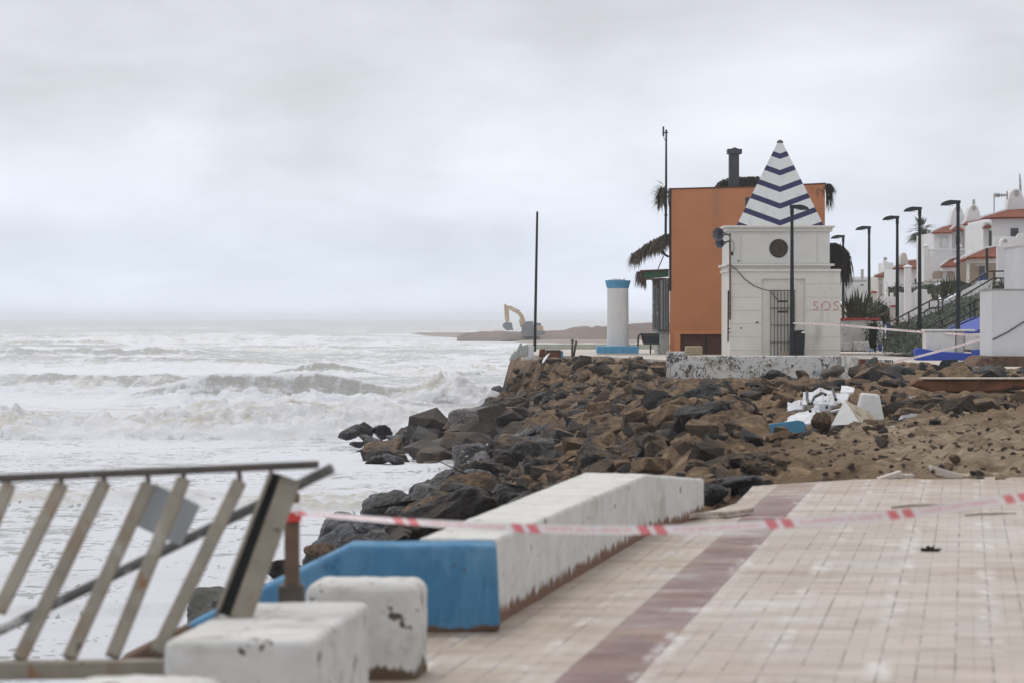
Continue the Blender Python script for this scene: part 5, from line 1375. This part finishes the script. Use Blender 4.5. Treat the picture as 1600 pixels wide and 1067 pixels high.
# ================================================================== RIGHT-HAND SIDE
d = 84.0
r = thing('white_wall', P(1590, 575, d), 'big plain whitish wall with a thin cable across it, on a crumbling brown foundation', 'wall')
MB().bpx(1550, 1760, 453.5, 557, d, 2.2).build('wall', 'render_white', r, bevel=.02)
MB().bpx(1549, 1760, 451.8, 453.4, d - .03, 2.26).build('coping', 'slab_grey', r)
MB().ppx([(1520, 574), (1527, 564), (1537, 556.5), (1560, 556), (1760, 559), (1760, 583), (1560, 581), (1524, 579)], d - .25, 2.6).build('foundation', 'foundation', r, bevel=.06, seg=3)
MB().tube([P(1551, 531, d - .03), P(1575, 519, d - .04), P(1602, 502, d - .04), P(1640, 480, d - .04)], .018, 6).build('cable', 'black_hose', r)
d = 99.0
r = thing('upper_wall', P(1610, 452, d), 'pale house wall standing above the big plain wall at the picture edge', 'wall')
MB().bpx(1592.5, 1800, 385, 470, d, 3).build('wall', 'render_white', r)
MB().bpx(1591.5, 1800, 383.5, 385, d - .05, 3.1).build('coping', 'house_cream', r)

# stairs complex: blue kerb, white planter walls, blue ramp
d = 96.0
r = thing('stair_planter', P(1480, 566, d), 'white planter wall on a royal blue kerb at the foot of the stairs', 'planter')
MB().ppx([(1430, 546), (1436, 543), (1460, 548), (1520, 552), (1520, 569), (1480, 567), (1431, 562)], d, .5).build('kerb', 'royal_blue', r, bevel=.02)
MB().bpx(1447, 1493, 518.5, 552, d + .52, .9).build('front_wall', 'hut_trim', r, bevel=.04)
MB().bpx(1494, 1507, 518.5, 551, d + .62, .9).build('pier', 'house_cream', r, bevel=.03)
MB().bpx(1508, 1535.5, 521.5, 546.5, d + .5, .9).build('side_wall', 'hut_trim', r, bevel=.03)
MB().bpx(1446, 1524, 515, 518.4, d + .48, 1.0).build('coping', 'column_white', r, bevel=.02)
r2 = thing('stairway', P(1545, 565, d), 'royal blue stepped stair side rising behind the plain white wall', 'stairs')
MB().ppx([(1520.5, 571), (1520.5, 547), (1535, 545.5), (1552, 538), (1552, 571)], d - .3, .4).build('stair_skirt', 'royal_blue', r2, bevel=.015)
MB().ppx([(1536, 545), (1536, 522), (1552, 509), (1552, 538)], d + .3, .3).build('side_panel', 'render_white', r2, bevel=.01)
q_ = [P(1480, 517.5, 101), P(1553, 517.5, 101), P(1553, 489, 107.5), P(1527, 497, 107.5)]
MB().add(q_ + [v - Vector((0, 0, .5)) for v in q_], [(0, 1, 2, 3), (7, 6, 5, 4), (0, 4, 5, 1), (1, 5, 6, 2), (2, 6, 7, 3), (3, 7, 4, 0)]).build('ramp', 'royal_blue', r2)
MB().add([v + Vector((-.06, 0, .0)) for v in (q_[0], q_[3])] + [v + Vector((.02, 0, .07)) for v in (q_[0], q_[3])] + [v + Vector((-.06, 0, .07)) for v in (q_[0], q_[3])], [(0, 1, 5, 4), (4, 5, 3, 2), (2, 3, 1, 0), (0, 4, 2), (1, 3, 5)]).build('ramp_kerb', 'royal_blue', r2)
MB().tube([P(1536, 548, d + .2), P(1536, 512, d + .2)], .03, 6).build('handrail_post', 'black_iron', r2)
MB().bar(P(1528, 517.5, d + .2), P(1553, 506.5, d + .2), .06, .05).build('handrail', 'black_iron', r2)
MB().bar(P(1536, 529, d + .2), P(1553, 521.5, d + .2), .06, .05).build('handrail', 'black_iron', r2)

def rails(name, lines, posts, d0, label, rad=.035):
    r = thing(name, P(*posts[0][:2], d0), label, 'handrail')
    for ln in lines: MB().tube([P(x, y, dd) for x, y, dd in ln], rad, 6).build('rail', 'black_iron', r)
    for x, y0, y1, dd in [(p[0], p[1], p[2], p[3]) for p in posts]: MB().tube([P(x, y0, dd), P(x, y1, dd)], rad * .9, 6).build('post', 'black_iron', r)
rails('handrail', [[(1372, 513, 117), (1400, 499, 118), (1455, 469.5, 120), (1473, 468.5, 120.5), (1500, 453, 121), (1545, 424.5, 122), (1593, 423.5, 122)],
                   [(1378, 527, 117), (1400, 514, 118), (1455, 481.5, 120), (1473, 480.5, 120.5), (1500, 466, 121), (1552, 435, 122), (1593, 435, 122)]],
      [(1381, 509, 545, 117), (1420, 488, 505, 118.5), (1452, 471, 493, 120), (1466, 469, 485, 120), (1473, 468, 486, 120.5), (1500, 453, 475, 121), (1553, 423, 452, 122)], 118, 'long black handrail climbing the stairs above the hedge')
rails('handrail', [[(1436, 518, 105), (1480, 496, 106), (1524, 469.5, 107), (1546, 468.5, 107)], [(1450, 520, 105), (1490, 503, 106), (1524, 483, 107), (1546, 482.5, 107)]],
      [(1472, 500, 516, 106), (1516, 474, 500, 107), (1523, 469, 497, 107), (1545, 466, 490, 107)], 106, 'shorter black handrail in front of the hedge, above the blue ramp')
o = MB().add([P(1385, 521, 118), P(1535, 438, 122.5), P(1550, 438, 122.6), P(1550, 456, 122.6), P(1385, 541, 118), P(1385, 521, 118.4), P(1535, 438, 122.9), P(1550, 438, 123), P(1550, 456, 123), P(1385, 541, 118.4)],
             [(4, 3, 2, 1, 0), (5, 6, 7, 8, 9), (0, 1, 6, 5), (1, 2, 7, 6), (2, 3, 8, 7), (0, 5, 9, 4)]).build('stair_parapet', 'render_white', loc=P(1385, 541, 118)); tag(o, 'sloping white parapet of the stairs between hedge and handrail', 'parapet')
for px0, px1, py0, py1, dd, lab in [(1385.5, 1392, 506, 530, 114.5, 'royal blue post at the foot of the climbing handrail'), (1373.5, 1378, 538, 549, 110, 'small blue stub at the hedge corner by the white gatepost')]:
    o = MB().bpx(px0, px1, py0, py1, dd, .18).build('blue_post', 'royal_blue', loc=P(px0, py1, dd), bevel=.01); tag(o, lab, 'post')

# hedge and other planting
def leaves_on(mb, pts, n, size, rnd, up=.5, jit=.12):
    for i in range(n):
        p = pts(rnd); dv = Vector((rnd.gauss(0, 1), rnd.gauss(0, 1), rnd.gauss(up, .8)))
        mb.blade(p + Vector((rnd.gauss(0, jit), rnd.gauss(0, jit), rnd.gauss(0, jit))), dv, size * rnd.uniform(.6, 1.4), size * .55, .2, 2)
def strip(bot, top):
    b = [P(*q) for q in bot]; tp = [P(*q) for q in top]
    def f(u, v):
        k = u * (len(b) - 1); j = min(int(k), len(b) - 2); s = k - j
        return b[j].lerp(b[j + 1], s).lerp(tp[j].lerp(tp[j + 1], s), v)
    return f
def hedge(name, bot, top, n, size, mat, label, seed, thick=.5, nu=40, nv=14):
    f = strip(bot, top); rnd = random.Random(seed); vs, fs = [], []
    for j in range(nv + 1):
        for i in range(nu + 1):
            p = f(i / nu, j / nv); k = mnoise.fractal(p * 1.1, .9, 2, 4)
            vs.append(p + Vector((0, 0, k * .22)) + Vector((0, -k * .15, 0)))
    for j in range(nv):
        for i in range(nu):
            o_ = j * (nu + 1) + i; fs.append((o_, o_ + 1, o_ + nu + 2, o_ + nu + 1))
    mb = MB().add(vs, fs)
    r = thing(name, P(*bot[0]), label, 'hedge')
    mb.build('stems', 'leaf_ivy', r)
    lf = MB()
    def pick(q):
        u, v = q.random(), q.random(); p = f(u, v); k = mnoise.fractal(p * 1.1, .9, 2, 4)
        return p + Vector((0, -.05 - k * .15, .05 + k * .22))
    leaves_on(lf, pick, n, size, rnd); lf.build('foliage', mat, r)
hedge('hedge', [(1378, 553, 108), (1432, 557, 104), (1500, 532, 104), (1555, 520, 104), (1640, 512, 104)], [(1391, 512, 114), (1437, 499, 116), (1478, 479, 117), (1515, 460, 117), (1640, 428, 116)], 15000, .085, 'leaf_hedge', 'clipped green hedge covering the bank beside the stairs', 5)
hedge('ivy_column', [(1357, 548, 111), (1369, 548, 111)], [(1359, 503, 111.3), (1371, 503, 111.3)], 500, .14, 'leaf_ivy', 'dark ivy hanging between the white wall and the white gatepost', 6, nu=8, nv=14)
hedge('shrub', [(1360, 500, 121), (1372, 503, 121), (1395, 500, 121)], [(1366, 480, 122), (1374, 474, 122), (1392, 487, 122)], 420, .16, 'leaf_brown', 'brownish shrub behind the red topped wall', 7, nu=12, nv=8)
hedge('shrub', [(1450, 458, 128), (1480, 457, 128), (1528, 455, 128)], [(1448, 448, 129), (1480, 443, 129), (1526, 443, 129)], 620, .10, 'leaf_hedge', 'long dark shrub under the porch of the tiled house', 8, nu=24, nv=6)
hedge('shrub', [(1388, 472, 138), (1410, 472, 138), (1450, 470, 138)], [(1388, 450, 139), (1415, 446, 139), (1450, 448, 139)], 700, .10, 'leaf_brown', 'low brown shrub along the garden wall of the small tiled house', 9, nu=24, nv=6)
hedge('shrub', [(1552, 452, 112), (1575, 452, 112), (1596, 452, 112)], [(1550, 449, 114), (1575, 444, 114), (1596, 438, 114)], 420, .16, 'leaf_hedge', 'strip of green hedge on top of the plain white wall', 10, nu=16, nv=5)
def rosette(name, px, py, d, n, L, wd, mat, label, cat, up=(.25, 1.5), seed=1):
    rnd = random.Random(seed); mb = MB(); c = P(px, py, d)
    for i in range(n):
        a = rnd.uniform(0, 6.28); e = rnd.uniform(*up)
        mb.blade(c + Vector((math.cos(a) * .08, math.sin(a) * .08, 0)), (math.cos(a) * math.cos(e), math.sin(a) * math.cos(e), math.sin(e)), L * rnd.uniform(.75, 1.1), wd, .06, 4)
    return tag(mb.build(name, mat, loc=c), label, cat)
rosette('agave', 1330, 500, 114.5, 34, 1.25, .17, 'leaf_agave', 'large agave beside the hut wall, nearest its corner', 'agave', (.5, 1.5), 1)
rosette('agave', 1345, 500, 113.5, 40, 1.35, .17, 'leaf_agave', 'biggest spiky agave, in the middle above the red coping', 'agave', (.4, 1.5), 2)
rosette('agave', 1362, 500, 115, 30, 1.15, .15, 'leaf_agave', 'agave at the ivy end of the red topped wall', 'agave', (.35, 1.45), 3)
rosette('yucca', 1460, 470, 121.5, 9, .75, .14, 'leaf_yucca', 'sparse yucca leaning over the handrail landing', 'yucca', (.7, 1.5), 4)
rosette('yucca', 1475, 468, 123, 18, .95, .15, 'leaf_yucca', 'upright yucca behind the handrail, next to the tallest lamp', 'yucca', (1.0, 1.55), 5)
rosette('yucca', 1487, 462, 123.5, 18, .9, .15, 'leaf_yucca', 'upright yucca partly behind the tallest looking lamp pole', 'yucca', (1.0, 1.55), 6)

d = 112.0
r = thing('coped_wall', P(1340, 548, d), 'whitewashed garden wall with a red coping behind the hut', 'wall')
MB().bpx(1308, 1362, 501.5, 549, d, .3).build('wall', 'chipped_white', r, bevel=.02)
MB().bpx(1306, 1377, 497.5, 501.3, d - .05, .4).build('coping', 'red_coping', r, bevel=.01)
o = MB().bpx(1370, 1379, 502.5, 547, d - .3, .28).build('gatepost', 'house_white', loc=P(1374, 547, d), bevel=.015); tag(o, 'plain white gatepost at the bottom of the stairs', 'gatepost')
for a, b, t0, lab in [(1312, 1332, 535, 'low white barrier block against the garden wall, next to the hut'), (1333, 1360, 534, 'longer white barrier block by the garden wall, chipped dark')]:
    o = MB().ppx([(a, 549), (a + 1.5, t0), (b - 2, t0), (b, 549)], 110.5, .45).build('barrier_block', 'chipped_white', loc=P(a, 549, 110.5), bevel=.03); tag(o, lab, 'barrier block')
o = MB().ppx([(1355, 549), (1358, 545), (1365, 544), (1366, 549)], 109.5, .3).build('rubbish_bag', 'cloth_sky', loc=P(1360, 549, 109.5), bevel=.04); tag(o, 'small pale green bag of rubbish beside the barrier blocks', 'bag')
for px, py0, py1, dd, lab in [(1396, 480, 495, 121, 'short cream pillar with red cap above the stair foot'), (1366, 458, 482, 126, 'cream pillar with red cap behind the agaves')]:
    r = thing('capped_pillar', P(px, py1, dd), lab, 'pillar')
    MB().bpx(px - 4.5, px + 4.5, py0, py1 + 6, dd, .26).build('shaft', 'house_cream', r, bevel=.01)
    MB().ppx([(px - 6, py0 - .2), (px - 3, py0 - 2.6), (px + 3, py0 - 2.6), (px + 6, py0 - .2)], dd - .04, .34).build('cap', 'red_coping', r)

# second and third barrier tapes
def thin_tape(pts, label): return ribbon('barrier_tape', [P(*q) for q in pts], .075, 'tape_faded', label, 2.4, .15)
thin_tape([(1239, 505.2, 102.9), (1290, 507, 102), (1340, 510.5, 101), (1400, 516, 99), (1447, 519.5, 97), (1497, 522.5, 96.3), (1536, 524.5, 95.8)], 'barrier tape strung from the hut lamp to the stair rail')
thin_tape([(1383, 566, 88), (1420, 560, 90), (1460, 550, 92), (1497, 540.5, 94), (1520, 533.5, 95), (1536, 530, 95.8)], 'barrier tape slanting down from the stair rail to the paving')

# ------------------------------------------------------------------ houses
def dome_chimney(parent, x0, x1, ytop, ybot, d, th=.9, hole=True):
    """tapering white chimney with a rounded head and a hole right through"""
    w_ = x1 - x0; cx = (x0 + x1) / 2; h = ybot - ytop
    pts = [(x0, ybot), (x0 + w_ * .12, ytop + h * .45), (x0 + w_ * .22, ytop + h * .18), (x0 + w_ * .34, ytop + h * .04), (cx, ytop), (x1 - w_ * .34, ytop + h * .04), (x1 - w_ * .22, ytop + h * .18), (x1 - w_ * .12, ytop + h * .45), (x1, ybot)]
    o = MB().ppx(pts, d, th).build('chimney', 'house_white', parent, bevel=.04)
    if hole:
        n = 12; c = (cx + w_ * .02, ytop + h * .20)
        rr = w_ * .13
        MB().ppx([(c[0] + rr * math.cos(2 * math.pi * k / n), c[1] + rr * 1.3 * math.sin(2 * math.pi * k / n)) for k in range(n)], d - .02, .018).build('smoke_hole', 'slab_grey', o)
    return o
def win(parent, x0, x1, y0, y1, d, mat='shutter_grey', fr='house_white'):
    o = MB().bpx(x0, x1, y0, y1, d - .03, .028).build('window', mat, parent)
    e = .7
    MB().bpx(x0 - e, x1 + e, y0 - e, y0 - .05, d - .06, .058).bpx(x0 - e, x1 + e, y1 + .05, y1 + e, d - .06, .058).bpx(x0 - e, x0 - .05, y0, y1, d - .06, .058).bpx(x1 + .05, x1 + e, y0, y1, d - .06, .058).build('frame', fr, o)
    return o
def roof(parent, a, b, c, e, n, name='roof'):
    o = MB().ribbed(P(*a), P(*b), P(*c), P(*e), n).build(name, 'terracotta', parent)
    up = Vector((0, 0, .07)); vg = MB()
    for k in range(9): vg.tube([P(*a).lerp(P(*e), k / 9) + up, P(*a).lerp(P(*e), (k + .62) / 9) + up], .07, 6)
    vg.tube([P(*e) + up, P(*c) + up], .06, 6).build('ridge_tiles', 'house_white', o); return o

# nearest big house
d = 150.0
A = thing('white_house', P(1600, 445, d), 'nearest white house with red tiled roof, tapered chimney and a dark square window', 'house', 'white houses on the rise')
MB().bpx(1550, 1720, 341, 470, d, 8).build('wall', 'house_white', A)
MB().bpx(1536.5, 1549.8, 348, 470, d + .8, 6).build('side_wing', 'house_white', A)
roof(A, (1534, 341.5, d - .6), (1730, 338, d - .6), (1700, 312, d + 4), (1590, 325, d + 4), 44)
roof(A, (1535, 357, d + .2), (1550.5, 354, d + .2), (1550.5, 348.5, d + 1.2), (1541, 351.5, d + 1.2), 5, 'canopy_roof')
eav = MB()
for k in range(24): eav.bpx(1549 + k * 3.2, 1550.6 + k * 3.2, 341.2, 343.4, d - .5, .48)
eav.build('eave_tiles', 'house_white', A)
ch = dome_chimney(A, 1572, 1604, 295, 332, d + 2.6, 1.1)
MB().tube([P(1594.5, 300, d + 2.8), P(1594, 284, d + 2.8), P(1593.2, 272, d + 2.8)], [.07, .05, .03], 6).build('lightning_rod', 'slab_grey', A)
win(A, 1579, 1591.5, 357, 369.5, d)
MB().bpx(1545, 1549.6, 361, 386, d - .02, .02).build('door', 'shutter_grey', A)
MB().ppx([(1553, 371), (1572, 370), (1588, 371.5), (1591, 365.5), (1720, 365), (1720, 386), (1553, 386)], d - 1.6, .3).build('terrace_wall', 'house_white', A, bevel=.02)
ac = MB().ppx([(1563, 386), (1564, 376), (1568, 372), (1574, 372), (1580, 379), (1582, 386)], d - 2.6, .6).build('chimney_pot', 'house_white', A, bevel=.02)
n = 14; MB().ppx([(1571 + 3.2 * math.cos(2 * math.pi * k / n), 377 + 3.2 * math.sin(2 * math.pi * k / n)) for k in range(n)], d - 2.63, .025).build('round_vent', 'slab_grey', ac)

# porch in front of it
d = 138.0
Pp = thing('tiled_porch', P(1535, 452, d), 'open porch with a sloping red tiled roof below the white terrace', 'porch')
roof(Pp, (1508, 404, d - .4), (1559, 402, d - .4), (1559, 386.5, d + 3), (1538, 391, d + 3), 13)
roof(Pp, (1492, 412, d - .2), (1509, 406, d - .2), (1540, 391, d + 3), (1520, 396, d + 3), 8)
MB().bpx(1508, 1558, 404.3, 411.5, d, .4).build('beam', 'house_white', Pp, bevel=.01)
MB().bpx(1511.5, 1515, 411.7, 455, d + .02, .3).build('pillar', 'house_white', Pp); MB().bpx(1540.5, 1543, 411.7, 455, d + .02, .3).build('pillar', 'house_cream', Pp)
MB().bpx(1500, 1559, 400, 460, d + 3.2, .3).build('back_wall', 'house_tan', Pp)
MB().bpx(1531, 1539, 417, 445, d + 3.14, .05).build('door', 'window_dark', Pp)
MB().ppx([(1528, 414), (1532, 412.6), (1541, 412.8), (1541, 415), (1529, 415.5)], d + 1.0, .8).build('sun_blind', 'house_white', Pp)
d = 130.0
r = thing('garden_screen', P(1575, 452, d), 'plain light grey garden wall with a panel of brown lattice bricks', 'wall')
MB().bpx(1558.5, 1583.5, 385.5, 460, d, .35).build('wall', 'render_white', r, bevel=.01)
MB().bpx(1583.6, 1592.5, 388, 423, d + .05, .2).build('lattice', 'brick_pattern', r); MB().bpx(1583.6, 1600, 423.2, 460, d + .02, .3).build('base_wall', 'render_white', r)
MB().ppx([(1577, 399), (1581, 395), (1580.5, 398), (1577, 400)], d - .02, .018).build('wall_patch', 'shutter_grey', r)
b = MB().tube([P(1542.5, 452, d - 2), P(1542, 388, d - 2)], .06, 8).build('garden_pole', 'black_iron', loc=P(1542, 452, d - 2)); tag(b, 'short black pole in front of the tiled porch', 'pole')

# terrace house
d = 165.0
B = thing('white_house', P(1500, 440, d), 'white terraced house with two tapered chimneys above a long balustrade', 'house', 'white houses on the rise')
MB().bpx(1507, 1546, 351, 440, d, 7).build('wall', 'house_cream', B)
MB().bpx(1488, 1506.8, 360, 440, d + .6, 7).build('wall', 'house_white', B)
MB().bpx(1459, 1487.8, 363.5, 440, d + .2, 7).build('wall', 'house_white', B)
roof(B, (1504, 351.5, d - .5), (1538, 350, d - .5), (1536, 341, d + 2.5), (1509, 347, d + 2.5), 9)
roof(B, (1485, 360.5, d + .2), (1509, 360, d + .2), (1509, 351, d + 2.5), (1492, 355, d + 2.5), 6)
roof(B, (1455, 364.5, d - .3), (1488, 364, d - .3), (1488, 353, d + 2.5), (1470, 358, d + 2.5), 9)
dome_chimney(B, 1509, 1534, 320, 348, d + 1.6, 1.1); dome_chimney(B, 1483, 1510, 322, 358, d + 3.0, 1.2)
MB().tube([P(1521.5, 321, d + 2), P(1521.5, 312, d + 2)], .08, 6).build('chimney_cap', 'slab_grey', B)
win(B, 1470, 1480, 372, 386, d + .2, 'render_white', 'house_cream'); win(B, 1493.5, 1500, 369, 385, d + .6, 'window_dark')
win(B, 1519.5, 1530, 364.5, 388, d, 'house_white', 'render_white')
bal = MB()
db = d - 4
for k in range(46): bal.lathe([(.016, PZ(401, db)), (.028, PZ(398.5, db)), (.016, PZ(394.5, db)), (.02, PZ(391.5, db))], PX(1451.5 + k * 2.05, db), db + .1, 6)
bo = bal.build('balustrade', 'house_white', B)
MB().bpx(1449, 1546, 389, 391.4, db - .02, .26).build('top_rail', 'house_white', bo); MB().bpx(1449, 1546, 401.1, 440, db, 3.2).build('terrace_wall', 'house_white', bo)
MB().bpx(1443.5, 1450, 387, 440, db - .05, .4).build('end_pier', 'house_white', bo)
for px in (1447, 1499, 1524): MB().lathe([(.05, PZ(388.5, db)), (.16, PZ(386.5, db)), (.19, PZ(384.5, db)), (.05, PZ(381.5, db))], PX(px, db), db + .15, 10).build('ball_finial', 'house_white', bo, smooth=True)
for px0, px1 in ((1457, 1473), (1480, 1492)): MB().ppx([(px0, 436), (px0, 427), (px0 + 3, 424), (px1 - 3, 424), (px1, 427), (px1, 436)], db - .03, .028).build('arch_opening', 'house_tan', B)
roof(B, (1469, 417.5, db - 1.2), (1496, 416, db - 1.2), (1496, 403.5, db - .1), (1484, 407, db - .1), 7, 'porch_roof')
MB().bpx(1472, 1496, 417.7, 424, db - 1, .9).build('porch_beam', 'house_white', B)

# small tiled houses further along
d = 178.0
Ch = thing('white_house', P(1420, 455, d), 'low white house with broad red roof and a small pierced bell chimney', 'house', 'white houses on the rise')
MB().bpx(1401, 1462, 420, 466, d, 6).build('wall', 'house_white', Ch)
roof(Ch, (1394, 420.5, d - .5), (1450, 419, d - .5), (1447, 406.5, d + 3), (1412, 410, d + 3), 20)
MB().ppx([(1405.5, 420), (1407, 402), (1409.5, 396), (1413, 395), (1416.5, 397.5), (1419, 408), (1420.5, 420)], d + 1.2, .8).build('chimney', 'house_cream', Ch, bevel=.03)
MB().bpx(1409, 1413, 398.5, 403.5, d + 1.18, .018).build('smoke_hole', 'render_white', Ch)
MB().tube([P(1414, 396, d + 1.6), P(1416, 404, d + 1.6)], .05, 5).build('aerial_stub', 'slab_grey', Ch)
win(Ch, 1429, 1434, 436, 444, d, 'window_dark'); win(Ch, 1438, 1443, 436, 444, d, 'window_dark')
MB().bpx(1452, 1475, 426, 428, d - .5, .48).build('cornice', 'house_white', Ch)
d = 190.0
Dh = thing('white_house', P(1385, 460, d), 'farthest low white house, its red roof half hidden by lamp poles', 'house', 'white houses on the rise')
MB().bpx(1372, 1408, 432, 466, d, 6).build('wall', 'house_cream', Dh)
roof(Dh, (1366, 432.5, d - .4), (1404, 431, d - .4), (1402, 422, d + 3), (1384, 425, d + 3), 15)
MB().bpx(1379.5, 1400, 434, 438, d - .3, .28).build('lintel', 'house_white', Dh)
MB().bpx(1379.5, 1383, 438, 460, d - .3, .28).build('pillar', 'house_white', Dh); win(Dh, 1390, 1396, 441, 452, d, 'render_white'); MB().bpx(1374, 1378.5, 444, 462, d - .02, .018).build('door', 'slab_grey', Dh)
MB().bpx(1381, 1396, 411, 424, d + 4, 3).bpx(1381, 1384, 407, 411, d + 4, .4).bpx(1386, 1387.5, 409, 411, d + 4, .4).build('roof_parapet', 'house_white', Dh)
MB().tube([P(1383.2, 407, d + 4.2), P(1383.2, 402.5, d + 4.2)], .12, 6).build('pot', 'slab_grey', Dh)
d = 260.0
E = thing('beach_building', P(1345, 460, d), 'long low white building with dark pergola beam and slim tower, far behind the agaves', 'building')
MB().bpx(1300, 1374, 441, 470, d, 6).build('wall', 'house_white', E)
MB().bpx(1300, 1372, 437.5, 441.5, d - 2, .5).build('pergola_beam', 'slab_grey', E)
for px in (1312, 1329.5, 1364): MB().bpx(px - 1, px + 1, 436, 470, d - 1.4, .3).build('post', 'house_white', E)
MB().bpx(1345.5, 1349.5, 421, 437, d + 3, .3).build('tower', 'slab_grey', E)
MB().ppx([(1310, 441), (1313, 434), (1324, 430), (1336, 435), (1336, 441)], d + 2, 4).build('gable', 'house_cream', E)
MB().bpx(1336, 1360, 433, 441, d + 5, 4).build('roof_block', 'house_white', E)
for px in (1322, 1347, 1368): MB().ppx([(px - 3, 446.5), (px - 1.5, 444.5), (px + 1.5, 444.5), (px + 3, 446.5)], d - .03, .028).build('arch_window', 'window_dark', E)

# white garden fence and pillar in front of the small houses
d = 136.0
r = thing('white_fence', P(1410, 492, d), 'white panelled garden fence stepping up below the small tiled houses', 'fence')
MB().bpx(1374, 1400, 464, 500, d, .18).build('panel', 'house_white', r); MB().bpx(1400.2, 1432, 458, 500, d + .02, .18).build('panel', 'house_white', r); MB().bpx(1432.2, 1464, 452.5, 490, d + .04, .18).build('panel', 'house_white', r)
for px, py in ((1394, 458), (1406, 457), (1431, 455), (1464, 450)): MB().bpx(px - 2.2, px + 2.2, py, 500, d - .06, .28).build('post', 'house_white', r, bevel=.01)
r = thing('ball_pillar', P(1419, 465, d - 1), 'tall square white pillar with rounded cap in front of the small houses', 'pillar')
MB().bpx(1414, 1424, 419, 500, d - 1, .32).build('shaft', 'house_white', r, bevel=.01); MB().lathe([(.21, PZ(419, d)), (.22, PZ(418, d)), (.16, PZ(416, d)), (.03, PZ(414.5, d))], PX(1419, d - 1), d - .84, 14).build('cap', 'house_white', r, smooth=True)

# palm behind the houses
def palm():
    d = 185.0; c = P(1441, 362, d)
    r = thing('palm_tree', P(1441, 440, d), 'palm tree rising behind the white terrace house', 'palm tree')
    MB().tube([P(1441, 450, d), P(1441.5, 400, d), c], [.28, .24, .26], 10).build('trunk', 'palm_trunk', r, smooth=True)
    cr = MB(); rnd = random.Random(9)
    for i in range(40):
        a = rnd.uniform(0, 6.28); e = rnd.uniform(-.5, 1.35); L = rnd.uniform(.75, 1.15); dv = Vector((math.cos(a) * math.cos(e), math.sin(a) * math.cos(e), math.sin(e)))
        side = dv.cross(Vector((0, 0, 1))).normalized()
        root = c + dv * L * .55
        for k in range(13):        # fan of leaflets at the end of each stalk
            f = (k - 6) / 6
            cr.blade(root, dv + side * f * 1.0 + Vector((0, 0, -.1)), L * (1 - .25 * abs(f)), .06, .35, 2)
        cr.tube([c, root], .02, 4)
    cr.build('crown', 'leaf_palm', r)
palm()
def tv_aerial():
    d = 152.0
    r = thing('television_aerial', P(1553, 332, d), 'television aerial on a thin mast above the red roof', 'antenna')
    MB().tube([P(1553.3, 334, d), P(1553.3, 303, d)], .035, 6).build('mast', 'slab_grey', r)
    el_ = MB().tube([P(1553, 306, d), P(1574, 305, d)], .04, 5)
    for k, h in ((1556, 3), (1559, 2.5), (1561, 2.5), (1565, 2), (1569, 1.6), (1573.5, 6)): el_.tube([P(k, 305.5 - h, d - .15), P(k, 305.5 + h, d + .15)], .04, 5)
    el_.build('elements', 'slab_grey', r)
tv_aerial()
# covered bundle at the top of the stairs
d = 126.0
r = thing('cloth_bundle', P(1536, 452, d), 'navy and pale blue covered bundle at the top of the stairs by the porch', 'bundle')
MB().ppx([(1530, 440), (1533, 431), (1537, 426), (1541, 428), (1543, 438), (1543, 450), (1532, 450)], d, .5).build('dark_cover', 'cloth_navy', r, bevel=.06)
MB().ppx([(1528, 450), (1528.5, 440), (1534, 439), (1536, 450)], d - .1, .5).build('pale_cover', 'cloth_sky', r, bevel=.05)
